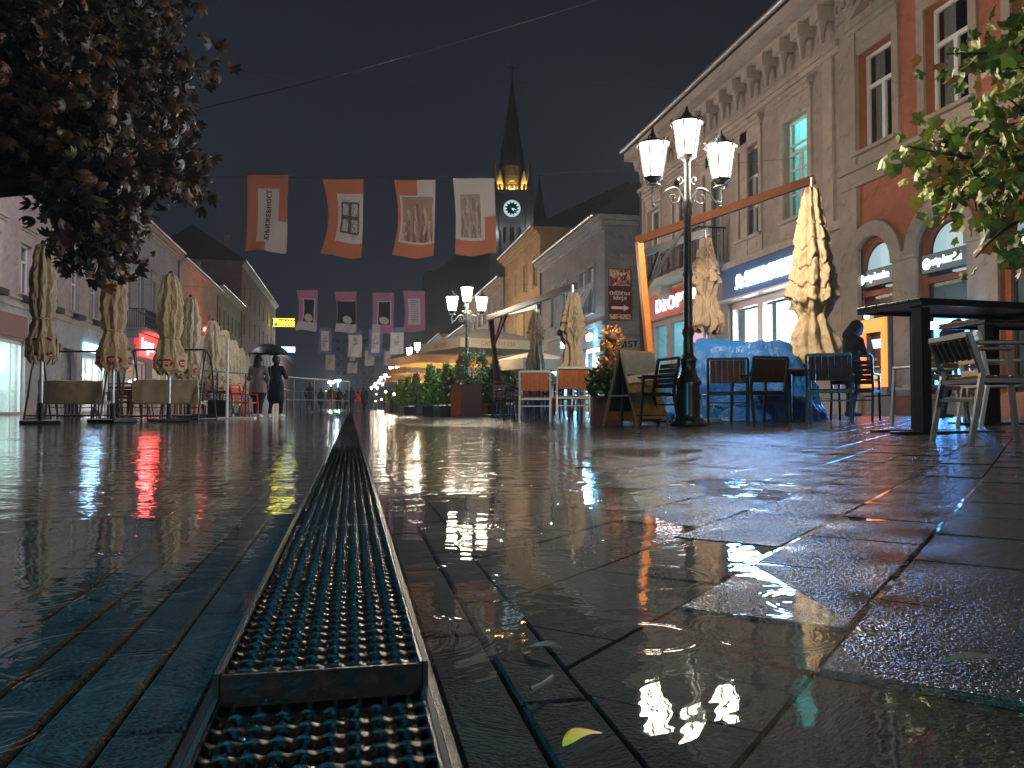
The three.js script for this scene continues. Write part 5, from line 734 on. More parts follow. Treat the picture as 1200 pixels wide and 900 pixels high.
function potPlant(name, label, p, pot, potH, potW, shape, cols, group, cat = 'potted plant', bush = .36) {
  const s = thing(name, label, cat, p, -YAW, group); obj('pot', [bx(-potW / 2, potW / 2, 0, potH, -potW / 2, potW / 2)], pot, s); obj('soil', bx(-potW / 2 + .03, potW / 2 - .03, potH - .02, potH + .004, -potW / 2 + .03, potW / 2 - .03), M.soil, s);
  if (shape === 'ball') { obj('stem', cyl(.03, .025, .35, 0, potH, 0, 8), M.woodDark, s); foliage(s, 'crown', leafGeo(.09, .025), leafMat, 1500, (o) => { const d = inBall(.48, .75); o.position.set(d.x, potH + .48 + d.y, d.z); look(o, d.add(V(rr(-.3, .3), rr(-.3, .3), rr(-.3, .3)))); o.scale.setScalar(rr(.7, 1.3)); }, cols); }
  if (shape === 'cone') { obj('stem', cyl(.03, .02, 1.1, 0, potH, 0, 8), M.woodDark, s); foliage(s, 'crown', leafGeo(.14, .03), leafMat, 900, (o) => { const t = Math.pow(rnd(), 1.4), r = .3 * (1 - t) + .04, a = rnd() * 6.28, q = Math.sqrt(rr(.35, 1)) * r; o.position.set(Math.cos(a) * q, potH + .05 + t * 1.25, Math.sin(a) * q); look(o, V(Math.cos(a), 1.1, Math.sin(a))); o.scale.setScalar(rr(.7, 1.3)); }, cols); }
  if (shape === 'bush') { obj('stem', [rod(V(0, potH, 0), V(.1, potH + .5, 0), .015), rod(V(0, potH, 0), V(-.12, potH + .45, .05), .015)], M.woodDark, s); foliage(s, 'crown', leafGeo(.12, .026), leafMat, 620, (o) => { const d = inBall(bush, .3); o.position.set(d.x, potH + bush * .75 + d.y * .8, d.z); look(o, d.add(V(0, .2, 0))); o.scale.setScalar(rr(.6, 1.3)); }, cols); }
  return s;
}
potPlant('potted_topiary', 'clipped box ball in a dark wooden tub before the far lamp post', spot(553, 24), M.woodDark, .95, .62, 'ball', greens);
potPlant('potted_plant', 'orange square planter with trailing light green plant', spot(538, 25.7), M.orangeWood, 1.0, .5, 'bush', [[.12, .16, .03], [.1, .14, .03]]);
{ const g = 'young conifers in tubs by the cafe', a = potPlant('potted_conifer', 'young green conifer in a low tub beside the orange planter', spot(524, 26), M.blackMetal, .32, .4, 'cone', [[.09, .2, .045], [.07, .17, .04]], g); [[505, 26.5], [513, 30], [580, 25], [592, 26.5], [604, 27], [470, 40], [478, 37], [488, 34]].forEach(([u, D]) => dup(a, spot(u, D), rnd() * 6)); }
potPlant('potted_plant', 'leafy shrub in an orange slatted crate beside the box ball', spot(574, 25.6), M.orangeWood, .62, .6, 'bush', greens);
{ const g = 'leafy shrubs between the far cafe tables', a = potPlant('potted_shrub', 'leafy green shrub in a black tub between the far cafe tables', spot(614, 24), M.blackMetal, .7, .5, 'bush', greens, g); [[625, 25], [638, 24.5], [498, 33], [462, 46], [455, 52]].forEach(([u, D]) => dup(a, spot(u, D), rnd() * 6)); }
{ // dried flower heads over a green bush
  const p = spot(710, 11.9), s = potPlant('flower_pot', 'dark wooden pot with green bush and three orange dried flower balls', p, M.pot, .42, .42, 'bush', greens, undefined, 'potted plant', .24);
  [[.08, 1.3, .13], [.07, 1.06, .13], [.03, .85, .14]].forEach(([x, y, r]) => { const b = obj('flower_ball', ball(r * .7, x, y, 0, 12), mat(.16, .07, .02, .8), s); foliage(s, 'petals', leafGeo(.09, .022, 3), leafMat, 130, (o) => { const d = inBall(r, .8); o.position.set(x + d.x, y + d.y, d.z); look(o, d); o.scale.setScalar(rr(.6, 1.1)); }, [[.6, .3, .08], [.7, .4, .12], [.45, .2, .06]]); });
  obj('stake', rod(V(.06, .4, 0), V(.08, 1.3, 0), .012), M.woodPale, s);
}

// ---------------------------------------------------------------- near bar tables and chairs on the right
function barTable(label, p, ry, top) {
  const s = thing('bar_table', label, 'bar table', p, ry), w = 1.75, d = .8, h = 1.15;
  for (let k = 0; k < 6; k++) obj('plank', RB(w, .03, d / 6 - .008, .006, w / 2 - .05, h + .015, -.06 - (k + .5) * d / 6 + .06), top, s);
  obj('rim', [bx(-.05, w - .05, h - .035, h - .002, -.03, .012), bx(-.05, w - .05, h - .035, h - .002, -d + .01, -d + .05), bx(-.05, -.01, h - .035, h - .002, -d + .05, -.03), bx(w - .09, w - .05, h - .05, h - .002, -d + .05, -.03)], M.blackMetal, s);
  obj('post', RB(.11, h - .05, .11, .008, .02, (h - .05) / 2, -.07), M.blackMetal, s); obj('post', RB(.11, h - .05, .11, .008, .5, (h - .05) / 2, -.62), M.blackMetal, s); obj('post', RB(.11, h - .05, .11, .008, 1.5, (h - .05) / 2, -.1), M.blackMetal, s);
  obj('foot_plate', [RB(1.15, .025, .12, .006, .3, .0125, -.07), RB(1.15, .02, .12, .006, .55, .012, -.62)], M.blackMetal, s); return s;
}
barTable('black bar table with square posts standing on the bank side paving', spot(1086, 6.9), -YAW + .28, M.blackMetal);
barTable('second bar table with brown planks behind the black bar table', spot(1160, 8.7), -YAW + .1, M.woodDark);
function stoolChair(label, p, ry, fm, bm, h, group) { return armchair(label, p, ry, { frame: fm, back: bm, h, slats: 3, group }); }
armchair('grey metal armchair by the edge of the wet paving, next to the bar table', spot(1168, 5.35), 1.5 - YAW, { frame: mat(.1, .11, .12, .35, { metalness: .5 }), back: M.woodDark, h: .71 });
stoolChair('white framed chair with tan slatted back under the black bar table', spot(1088, 9.2), face(.35), M.tubeLight, M.woodPale, .92);
stoolChair('white framed chair turned sideways, beyond the bar table posts', spot(1128, 9.6), face(-1.2), M.tubeLight, M.wood, .92);
stoolChair('white framed chair drawn up to the second bar table', spot(1172, 8.0), face(-1.7), M.tubeLight, M.woodPale, .92);

// ---------------------------------------------------------------- left terrace: garden swings, red chairs
function swing(label, u, D, cm) {
  const p = spot(u, D), s = thing('garden_swing', label, 'garden swing', p, -YAW), w = .88, H = 1.62;
  for (const x of [-w, w]) { obj('leg', tube([V(x, 0, .55), V(x, .5, .42), V(x, 1.3, .22), V(x * .97, H - .06, .06), V(x * .9, H, 0)], .024, 20, 7), M.tube, s); obj('leg', tube([V(x, 0, -.55), V(x, .5, -.42), V(x, 1.3, -.22), V(x * .97, H - .06, -.06), V(x * .9, H, 0)], .024, 20, 7), M.tube, s); obj('foot_bar', rod(V(x, .03, -.55), V(x, .03, .55), .022), M.tube, s); }
  obj('top_bar', rod(V(-w * .9, H, 0), V(w * .9, H, 0), .026), M.tube, s); obj('spreader', [rod(V(-w, .1, -.53), V(w, .1, -.53), .018), rod(V(-w, .1, .53), V(w, .1, .53), .018)], M.tube, s);
  const b = new THREE.BoxGeometry(1.5, .52, .07, 24, 8, 2), a = b.attributes.position; for (let i = 0; i < a.count; i++) { const x = a.getX(i), y = a.getY(i); a.setZ(i, a.getZ(i) + .02 * n2(x * 3, y * 3) + .015 * Math.sin(x * 9)); a.setY(i, y + .015 * n2(x * 2, 5) + (Math.abs(x) > .7 && y < 0 ? .04 : 0)); } b.computeVertexNormals();
  obj('backrest', T(b, 0, .66, .18, .12), cm, s); obj('seat', RB(1.46, .07, .5, .02, 0, .4, -.1), cm, s); obj('hanger', [rod(V(-.74, .4, -.1), V(-w * .88, H, 0), .009, 5), rod(V(.74, .4, -.1), V(w * .88, H, 0), .009, 5), rod(V(-.74, .9, .2), V(-w * .88, H, 0), .009, 5), rod(V(.74, .9, .2), V(w * .88, H, 0), .009, 5)], M.tube, s); return s;
}
const swingCloth = phys(.5, .4, .28, .85, { map: rep(texCloth, 2) });
swing('garden swing with beige backrest beside the tree side umbrella', 88, 19, swingCloth); swing('garden swing with beige backrest and bent top bar before the sand coloured umbrella', 198, 18.4, swingCloth);
{ // red bistro chairs and tables
  const red = mat(.42, .025, .02, .4), redDark = mat(.12, .012, .012, .45); const g1 = 'red bistro chairs', c0 = armchair('bright red metal bistro chair beside the white pole', spot(272, 21), face(1.9), { frame: red, back: red, slats: 4, group: g1 }); dup(c0, spot(287, 22), face(-1.7));
  const c1 = armchair('dark red bistro chair stacked about the garden swings', spot(140, 21), face(.5), { frame: redDark, back: redDark, slats: 4, group: 'dark red chairs around the garden swings' }); [[152, 20], [165, 22], [182, 21.5], [205, 22], [222, 21], [236, 22.5], [112, 22], [72, 21], [60, 22.5], [98, 20.5], [126, 19.5], [246, 24], [258, 25]].forEach(([u, D], k) => dup(c1, spot(u, D), face(k * 1.7)));
  const t0 = table('bistro_table', 'small dark bistro table among the red chairs', spot(258, 22), 0, { w: .6, d: .6, pedestal: true, group: 'bistro tables' }); [[150, 23], [212, 23.5], [85, 23]].forEach(([u, D]) => dup(t0, spot(u, D), 0));
  // windbreak frames and the white pole
  const wb = thing('windbreak', 'black metal windbreak frame behind the garden swings', 'windbreak', spot(300, 25), -YAW + 1.35); const fr = []; for (let k = 0; k < 8; k++) fr.push(bx(-3.6 + k * 1.5 - .02, -3.6 + k * 1.5 + .02, 0, 1.3, -.02, .02)); fr.forEach((g) => obj('post', g, M.tube, wb)); obj('rail', bx(-3.6, 7, 1.3, 1.34, -.02, .02), M.tube, wb); obj('rail', bx(-3.6, 7, .55, .58, -.015, .015), M.tube, wb);
  const wp = thing('white_pole', 'thin white pole on a flat foot beside the red chairs', 'pole', spot(266, 20.5)); obj('shaft', cyl(.035, .03, 2.0, 0, 0, 0, 10), M.whiteFrame, wp); obj('foot', RB(.9, .04, .5, .01, .25, .02, 0), M.whiteFrame, wp); obj('hook', tube([V(0, 2, 0), V(-.06, 2.14, 0), V(-.22, 2.12, 0)], .02, 8, 6), M.whiteFrame, wp);
  const rl = thing('terrace_railing', 'dark railing with thin bars along the left terrace further on', 'railing', spot(362, 36), -YAW + 1.2); for (let k = 0; k < 7; k++) obj('post', bx(-2.6 + k * .5 - .015, -2.6 + k * .5 + .015, 0, 1.0, -.015, .015), M.blackMetal, rl); obj('rail', [bx(-2.6, .4, 1.0, 1.03, -.02, .02)], M.blackMetal, rl);
  const bin = thing('black_box_planter', 'low black box planter between the swing and the red chairs', 'planter', spot(258, 20.8), -YAW); obj('box', RB(.5, .42, .4, .01, 0, .28, 0), M.blackMetal, bin); obj('leg', bx(-.22, -.18, 0, .07, -.02, .02), M.tube, bin); obj('leg', bx(.18, .22, 0, .07, -.02, .02), M.tube, bin);
}
// small lights strung along the far cafes
[[441, 462, 44], [447, 468, 46], [452, 459, 50], [440, 470, 42], [475, 455, 40], [484, 462, 38], [468, 448, 44], [491, 458, 36], [462, 462, 42], [382, 458, 70]].forEach(([u, v, D], k) => { const p = atD(u, v, D), s = thing('cafe_lamp', 'small warm cafe lamp on a stand under the far umbrellas', 'lamp', V(p.x, 0, p.z), 0, 'small warm cafe lamps'); obj('stand', cyl(.02, .015, p.y - .05, 0, 0, 0, 6), M.tube, s); obj('lamp_bulb', ball(.04 + .02 * (k % 3), 0, p.y, 0, 8), glowing(1, .8, .45, 7), s); });
[[388, 448, 140, [1, 1, 1]], [396, 446, 150, [.45, .8, 1]]].forEach(([u, v, D, c], k) => { const p = atD(u, v, D), s = thing(k ? 'blue_street_light' : 'white_street_light', k ? 'distant pole light shining blue at the end of the street' : 'distant pole light shining white at the end of the street', 'street light', V(p.x, 0, p.z)); obj('pole', cyl(.07, .05, p.y, 0, 0, 0, 6), M.tube, s); obj('lamp_head', RB(1.1, .4, .3, .05, 0, p.y, 0), glowing(...c, 12), s); point(s, 0, p.y - .5, .4, c, 420, 6); });

// ---------------------------------------------------------------- trees
function lobed(r, lobes, jag) { // a broad lobed leaf, stalk at the origin, slightly cupped
  const pts = [], n = lobes * 2; for (let i = 0; i <= n; i++) { const a = -2.5 + 5 * i / n, q = i % 2 ? 1 : 1 - jag; const L2 = r * q * (1 - .25 * Math.abs(a) / 2.5); pts.push([Math.sin(a) * L2, .35 * r + Math.cos(a) * L2 * .95]); }
  const P = []; const z = (x, y) => -.35 * (x * x) / r + .12 * Math.sin(y / r * 3) * r; const c = [0, .35 * r]; const all = [[0, 0], ...pts, [0, 0]];
  for (let i = 0; i < all.length - 1; i++) { const a = all[i], b = all[i + 1]; P.push(c[0], c[1], z(...c), b[0], b[1], z(...b), a[0], a[1], z(...a)); }
  const g = new THREE.BufferGeometry(); g.setAttribute('position', new THREE.Float32BufferAttribute(P, 3)); g.computeVertexNormals(); return g;
}
function palmate(r) { const gs = []; for (let k = 0; k < 5; k++) { const a = (k - 2) * .62, l = r * (1 - .13 * Math.abs(k - 2)); const g = leafGeo(l, l * .2, 4); g.rotateX(-.3).rotateZ(-a); gs.push(g); } return mergeGeometries(gs); }
function tree(name, label, p, o) {
  seed_ = o.seed;
  const s = thing(name, label, 'tree', p), limbs = [], tips = [];
  const trunkTop = V(0, o.trunk, 0); obj('trunk', [new THREE.CylinderGeometry(o.r * .75, o.r, o.trunk + .1, 12, 6).translate(0, (o.trunk + .1) / 2, 0)], mat(.05, .04, .032, .85, { bumpMap: rep(texGrain, 3), bumpScale: .02 }), s);
  const bark = mat(.045, .036, .03, .85, { bumpMap: rep(texGrain, 3), bumpScale: .01 });
  const grow = (a, dir, len, r, lvl) => { const mid = a.clone().addScaledVector(dir, len * .5).add(V(rr(-.1, .1), rr(-.05, .15), rr(-.1, .1)).multiplyScalar(len)), b = a.clone().addScaledVector(dir, len).add(V(rr(-.12, .12), rr(-.1, .1), rr(-.12, .12)).multiplyScalar(len)); const cv = new THREE.QuadraticBezierCurve3(a, mid, b), g = new THREE.TubeGeometry(cv, 6, 1, 6), at = g.attributes.position, c = V(0, 0, 0); for (let i = 0; i <= 6; i++) { cv.getPointAt(i / 6, c); const k = r * (1 - .55 * i / 6); for (let j = 0; j <= 6; j++) { const q = i * 7 + j; at.setXYZ(q, c.x + (at.getX(q) - c.x) * k, c.y + (at.getY(q) - c.y) * k, c.z + (at.getZ(q) - c.z) * k); } } limbs.push([g, lvl]); tips.push([b, lvl], [cv.getPointAt(.6), lvl]); if (lvl < o.levels) { const n = lvl ? 3 : 3; for (let k = 0; k < n; k++) { const d = dir.clone().add(V(rr(-1, 1), rr(-.75, .55) - (o.droop || 0) * lvl, rr(-1, 1)).multiplyScalar(.85)).normalize(); grow(cv.getPointAt(rr(.45, 1)), d, len * rr(.55, .8), r * .5, lvl + 1); } } };
  for (const d of o.dirs) grow(trunkTop.clone().add(V(0, rr(-.2, .05), 0)), V(d[0], d[1], d[2]).normalize(), o.len * (d[3] || 1) * rr(.85, 1.15), o.r * .5, 0);
  limbs.filter((l) => l[1] < 2).forEach((l) => obj('limb', l[0], bark, s)); const tw = limbs.filter((l) => l[1] >= 2).map((l) => l[0]); if (tw.length) obj('twigs', tw, bark, s).userData.kind = 'stuff';
  const geos = [metric(o.leaf), metric(o.leaf2 || o.leaf)], mats = o.cols.map((c) => new THREE.MeshPhysicalMaterial({ color: new THREE.Color().setRGB(...c), roughness: o.gloss ?? .45, transmission: .28, thickness: 0, side: THREE.DoubleSide }));
  const leaves = []; const use = tips.filter((t) => t[1] >= o.levels - 1);
  for (let i = 0; i < o.n; i++) { const t = use[Math.floor(rnd() * use.length)][0], d = inBall(o.clump, .1), q = V(t.x + d.x, t.y + d.y * .8, t.z + d.z); if (o.keep && !o.keep(q.clone().add(p))) continue; const dir = d.clone().normalize().multiplyScalar(.7).add(V(rr(-.5, .5), rr(-1.3, .1), rr(-.5, .5))); leaves.push([q, dir, rr(.65, 1.2), Math.floor(rnd() * mats.length)]); }
  const viewD = (q) => { const w = q.clone().add(p).sub(eye), z = w.dot(FW); const u = w.dot(RT) / z, v = w.dot(UPV) / z; return (Math.abs(u) < .66 && Math.abs(v) < .5 && z > 0 ? 0 : 100) + z; };
  leaves.sort((a, b) => viewD(a[0]) - viewD(b[0]));
  const ob = new THREE.Object3D(), rest = mats.map(() => []);
  leaves.forEach(([q, dir, k, m], i) => { ob.position.copy(q); look(ob, dir); ob.scale.setScalar(k); if (i < 290) { const me = new THREE.Mesh(geos[i % 2], mats[m]); me.name = 'leaf'; me.position.copy(q); me.quaternion.copy(ob.quaternion); me.scale.setScalar(k); s.add(me); } else { ob.updateMatrix(); rest[m].push(ob.matrix.clone()); } });
  rest.forEach((l, m) => { if (!l.length) return; const im = new THREE.InstancedMesh(geos[m % 2], mats[m], l.length); l.forEach((x, i) => im.setMatrixAt(i, x)); im.name = 'crown'; im.userData.kind = 'stuff'; s.add(im); });
  return s;
}
const pxOf = (q) => { const w = q.clone().sub(eye), z = w.dot(FW); return [600 + F * w.dot(RT) / z, 450 - F * w.dot(UPV) / z]; };
{
  const p = spot(-75, 9.6);
  tree('chestnut_tree', 'autumn chestnut tree with brown drooping leaves over the left terrace', V(p.x, 0, p.z), { seed: 11, trunk: 2.9, r: .2, levels: 2, len: 1.6, droop: .04, keep: (q) => q.y > 2.05 + .25 * n2(q.x * 2, q.z * 2), n: 11500, clump: .5, leaf: palmate(.17), leaf2: palmate(.13), gloss: .5, cols: [[.11, .055, .032], [.085, .055, .035], [.06, .06, .035], [.15, .075, .035], [.075, .05, .04]], dirs: [[1, .3, .2], [1, .1, -.4], [.8, 1, .3], [.4, 1.4, -.3], [-.6, .9, .4], [.5, .5, 1], [.2, .6, -1], [-.9, .4, -.3], [.9, 1.3, -.5], [.9, .7, 0], [1, .05, .6], [1, 1.1, .1], [.7, 1.9, .2], [1, .8, -.5], [1, 1.2, -.1, 1.2], [.9, 1.55, .3, 1.3], [1, .95, -.6, 1.15]] });
}
{
  const p = spot(1425, 7.2);
  tree('plane_tree', 'broad leaved green tree hanging over the bank front', V(p.x, gh(p.x, p.z), p.z), { seed: 8, trunk: 2.5, r: .13, levels: 2, len: 1.25, droop: .06, keep: (q) => q.y > 1.6 + .2 * n2(q.x * 3, q.z * 3), n: 3600, clump: .32, leaf: lobed(.115, 5, .28), leaf2: lobed(.09, 5, .34), gloss: .6, cols: [[.17, .26, .03], [.12, .2, .03], [.22, .25, .04], [.1, .15, .025], [.24, .15, .04]], dirs: [[-1, .35, 0], [-.9, .9, -.2], [-.6, 1.5, .2], [.4, 1.3, .1], [.9, .6, .2], [-.2, .7, -1], [-.4, .6, 1], [-1, -.1, -.3], [-.7, .25, -.8], [-.9, 1.6, -.3], [-.8, 1.2, .3], [-.5, 2, -.1]] });
}

// ---------------------------------------------------------------- people
function person(label, p, ry, o) {
  const s = thing('person', label, 'person', p, ry, o.group); const res = o.res ?? 80, half = 1.02;
  const mc = new MarchingCubes(res, M.dark, false, false, 60000), bones = []; const C = (a, b, ra, rb, k = .05) => bones.push([V(...a), V(...b), ra, rb ?? ra, k]);
  const st = o.stride ?? .12, lean = o.lean ?? 0, sit = 0, hw = .1, H = 1;
  const pelvis = [0, .93, 0], chest = [0, 1.32, lean * .5], neck = [0, 1.47, lean * .75], head = [0, 1.62, lean * .95 + .02 + (o.nod ?? 0) * .05];
  C(pelvis, chest, .145, .165); C([-.1, 1.38, lean * .6], [.1, 1.38, lean * .6], .105, .105); C([-.07, .95, 0], [.07, .95, 0], .135, .135); C(neck, [head[0], head[1] - .05, head[2]], .055, .055);
  C([head[0], head[1] - .03, head[2] + .015], [head[0], head[1] + .055, head[2] - .01], .085, .1, .03); C([head[0], head[1] - .07, head[2] + .05], [head[0], head[1] - .08, head[2] + .06], .045, .04, .03); C([head[0], head[1] - .02, head[2] + .1], [head[0], head[1] + .01, head[2] + .1], .02, .015, .02);
  for (const k of [-1, 1]) { C([head[0] + k * .092, head[1], head[2]], [head[0] + k * .095, head[1] + .02, head[2]], .02, .02, .02);
    const f = st * k, knee = [k * hw, .5, f * .7 + .05], ank = [k * hw, .09, f * 1.25 - .02]; C([k * hw, .9, 0], knee, .105, .068); C(knee, ank, .066, .046); C([ank[0], .05, ank[2] - .03], [ank[0] + k * .03, .04, ank[2] + .16], .045, .035, .03); 
    const arm = (k < 0 ? o.armL : o.armR) || [[k * .27, 1.12, lean * .5 - .02], [k * .25, .88, lean * .5 + .08]]; C([k * .19, 1.4, lean * .65], arm[0], .062, .052); C(arm[0], arm[1], .05, .036); }
  if (o.coat) { C([-.05, .95, 0], [-.06, o.coat, -.01], .16, .19, .06); C([.05, .95, 0], [.06, o.coat, .01], .16, .19, .06); }
  if (o.hood) C([0, 1.66, head[2] - .03], [0, 1.5, lean * .7 - .06], .125, .14, .05);
  const tmp = V(0, 0, 0), ba = V(0, 0, 0); const dist = (x, y, z) => { let d = 9; for (const [a, b, ra, rb, k] of bones) { ba.subVectors(b, a); tmp.set(x - a.x, y - a.y, z - a.z); const t = clamp(tmp.dot(ba) / (ba.lengthSq() || 1), 0, 1); const q = tmp.addScaledVector(ba, -t).length() - (ra + (rb - ra) * t); const h = clamp(.5 + .5 * (d - q) / k, 0, 1); d = d * (1 - h) + q * h - k * h * (1 - h); } return d + (o.folds ? .006 * n3(x * 9, y * 5, z * 9) : 0); };
  const hs = res / 2; for (let k = 0; k < res; k++) for (let j = 0; j < res; j++) for (let i = 0; i < res; i++) { const x = (i - hs) / hs * half, y = (j - hs) / hs * half + .9, z = (k - hs) / hs * half; mc.field[k * res * res + j * res + i] = Math.abs(x) > .62 || Math.abs(z) > .62 || y > 1.95 ? -.3 : -dist(x, y, z); }
  mc.isolation = 0; mc.update(); const n = mc.count, pa = mc.positionArray, na = mc.normalArray, pos = new Float32Array(n * 3), nor = new Float32Array(n * 3), col = new Float32Array(n * 3);
  const hem = o.coat ?? .88;
  for (let i = 0; i < n; i++) { const x = pa[3 * i] * half, y = pa[3 * i + 1] * half + .9, z = pa[3 * i + 2] * half; pos.set([x, y, z], 3 * i); nor.set([na[3 * i], na[3 * i + 1], na[3 * i + 2]], 3 * i);
    let c = o.top; if (y < hem && Math.abs(x) < .24) c = o.legs; if (y < .1) c = o.shoes || [.02, .02, .02]; if (y > 1.5) c = o.hood ? (z - head[2] > .07 ? o.skin : o.top) : (z - head[2] > .035 && y < 1.69 ? o.skin : o.hair); const hands = [o.armL, o.armR]; for (const a of hands) if (a && Math.hypot(x - a[1][0], y - a[1][1], z - a[1][2]) < .06) c = o.skin; col.set(c, 3 * i); }
  const g = new THREE.BufferGeometry(); g.setAttribute('position', new THREE.BufferAttribute(pos, 3)); g.setAttribute('normal', new THREE.BufferAttribute(nor, 3)); g.setAttribute('color', new THREE.BufferAttribute(col, 3)); g.computeVertexNormals();
  const parts = [g]; // hands with five fingers
  for (const k of [-1, 1]) { const arm = (k < 0 ? o.armL : o.armR) || [[k * .27, 1.12, lean * .5 - .02], [k * .25, .88, lean * .5 + .08]]; const a = V(...arm[0]), w = V(...arm[1]), d = w.clone().sub(a).normalize(), sd = V(0, 0, 1).cross(d).normalize(); if (sd.length() < .1) sd.set(1, 0, 0); const up = d.clone().cross(sd); for (let f = 0; f < 5; f++) { const off = f < 4 ? (f - 1.5) * .018 : -k * .04, st2 = w.clone().addScaledVector(sd, off).addScaledVector(d, f < 4 ? .045 : .0), m = st2.clone().addScaledVector(d, .04).addScaledVector(up, -.008).addScaledVector(sd, f === 4 ? -k * .015 : 0), e = m.clone().addScaledVector(d, [.024, .034, .03, .02, .012][f]).addScaledVector(up, -.025); const t = new THREE.TubeGeometry(new THREE.CatmullRomCurve3([st2, m, e]), 4, .009, 5); const q = t.toNonIndexed(); q.deleteAttribute('uv'); q.setAttribute('color', new THREE.BufferAttribute(new Float32Array(q.attributes.position.count * 3).map((_, i) => o.skin[i % 3]), 3)); parts.push(q); } const pm = new THREE.SphereGeometry(.045, 8, 6).scale(.9, 1.1, .5).applyQuaternion(new THREE.Quaternion().setFromUnitVectors(V(0, 1, 0), d)).translate(w.x + d.x * .02, w.y + d.y * .02, w.z + d.z * .02).toNonIndexed(); pm.deleteAttribute('uv'); pm.setAttribute('color', new THREE.BufferAttribute(new Float32Array(pm.attributes.position.count * 3).map((_, i) => o.skin[i % 3]), 3)); parts.push(pm); }
  const m = new THREE.Mesh(mergeGeometries(parts), new THREE.MeshPhysicalMaterial({ vertexColors: true, roughness: .9, specularIntensity: .3 })); m.name = 'body'; s.add(m);
  if (o.hair && !o.hood) { const hp = [new THREE.SphereGeometry(.112, 14, 10).scale(.95, 1.05, 1.05).translate(0, head[1] + .035, head[2] - .03)]; if (o.longHair) hp.push(new THREE.SphereGeometry(.12, 12, 10).scale(1, 2.1, .6).translate(0, 1.47, head[2] - .1)); if (o.bun) hp.push(ball(.055, 0, head[1] + .12, head[2] - .08, 10)); obj('hair', hp, mat(...o.hair, .6), s); }
  if (o.bag) obj('shoulder_bag', [RB(.12, .28, .3, .04, .26, .95, 0), tube([V(.24, 1.05, .1), V(.14, 1.42, 0), V(.24, 1.05, -.1)], .012, 12, 5)], mat(.02, .02, .025, .5), s);
  if (o.k) s.scale.setScalar(o.k); return s;
}
const skin = [.42, .26, .18], back = Math.PI - YAW;
person('person in grey coat with long dark hair walking under the shared umbrella', spot(302, 22.6), back + .1, { top: [.14, .12, .11], legs: [.02, .025, .035], skin, hair: [.015, .012, .012], longHair: true, coat: .72, shoes: [.5, .5, .5], stride: .12, res: 84, folds: true, armR: [[.27, 1.1, .05], [.16, 1.1, .25]] });
person('person in dark navy coat holding the shared umbrella', spot(323, 22.9), back - .12, { top: [.012, .016, .028], legs: [.015, .015, .02], skin, hair: [.02, .015, .012], bun: true, coat: .6, shoes: [.45, .45, .45], stride: -.14, res: 84, folds: true, armL: [[-.27, 1.15, .08], [-.14, 1.38, .24]] });
{ const p = spot(314, 22.5), s = thing('rain_umbrella', 'black rain umbrella held open over the two walkers', 'umbrella', p, -YAW); const g = new THREE.SphereGeometry(.62, 32, 8, 0, Math.PI * 2, 0, 1.12), a = g.attributes.position; for (let i = 0; i < a.count; i++) { const x = a.getX(i), z = a.getZ(i), th = Math.atan2(z, x), r = Math.hypot(x, z) / .56; const k = 1 - .07 * r * (1 - Math.abs(Math.cos(th * 4))); a.setXYZ(i, x * k * 1.02, (a.getY(i) - .62) * .85 + 2.08 - .03 * (1 - Math.abs(Math.cos(th * 4))) * -r, z * k); } g.computeVertexNormals(); obj('canopy', g, phys(.01, .011, .014, .45, { side: THREE.DoubleSide }), s); const sh = obj('shaft', rod(V(.02, 2.06, 0), V(.08, 1.2, .05), .008), M.tube, s); obj('handle', tube([V(.08, 1.22, .05), V(.085, 1.12, .05), V(.12, 1.1, .05), V(.13, 1.15, .05)], .012, 10, 6), M.blackMetal, s); for (let k = 0; k < 8; k++) { const t = k * Math.PI / 4; obj('rib', rod(V(.02, 2.05, 0), V(Math.cos(t) * .54, 1.79, Math.sin(t) * .54), .004, 4), M.tube, s); } obj('tip', cyl(.008, .004, .07, 0, 2.07, 0, 6), M.tube, s); }
person('hooded person in black jacket standing at the orange cash machine', spot(997, 14.8), Math.PI / 2 + .1, { top: [.012, .011, .012], legs: [.016, .014, .015], skin, hood: true, stride: .04, lean: .1, nod: 1, res: 96, folds: true, coat: .8, armL: [[-.26, 1.14, .1], [-.12, 1.14, .3]], armR: [[.26, 1.14, .1], [.12, 1.16, .32]] });
person('hooded person in dark jacket bending to the blue lit cash machine', spot(1106, 12.4), Math.PI / 2 - .25, { top: [.014, .015, .02], legs: [.02, .022, .03], skin, hood: true, stride: .05, lean: .22, nod: 1, res: 96, folds: true, k: .86, armL: [[-.26, 1.1, .22], [-.12, 1.14, .42]], armR: [[.26, 1.1, .22], [.12, 1.18, .42]] });
[[376, 60, [.02, .022, .03], [.02, .02, .025], 'far walker in dark coat by the small white lamp'], [388, 57, [.05, .03, .022], [.16, .12, .085], 'far walker with brown jacket and khaki trousers'], [397, 60, [.015, .018, .03], [.015, .017, .025], 'far walker in navy jacket next to the khaki trousers'], [406, 63, [.03, .045, .07], [.02, .025, .04], 'far walker in blue grey jacket'], [412, 58, [.014, .018, .035], [.015, .02, .03], 'far walker in dark blue standing astride the drain line'], [420, 66, [.4, .03, .03], [.1, .1, .11], 'far walker in a red top'], [427, 60, [.015, .02, .03], [.014, .016, .02], 'far walker in dark clothes nearest the cafe lights'], [363, 45, [.02, .022, .035], [.02, .02, .03], 'far walker in dark jacket beside the dark railing']].forEach(([u, D, top, legs, l], k) => person(l, spot(u, D), back + (k % 3 - 1) * .3, { top, legs, skin, hair: [.015, .012, .01], stride: [.14, -.12, .1, -.15][k % 4], res: 46, shoes: k % 2 ? [.4, .4, .4] : [.02, .02, .02], coat: k % 3 ? undefined : .7, k: [1, 1.04, 1.02, .97, 1.03, .96, 1.05, .98][k] }));

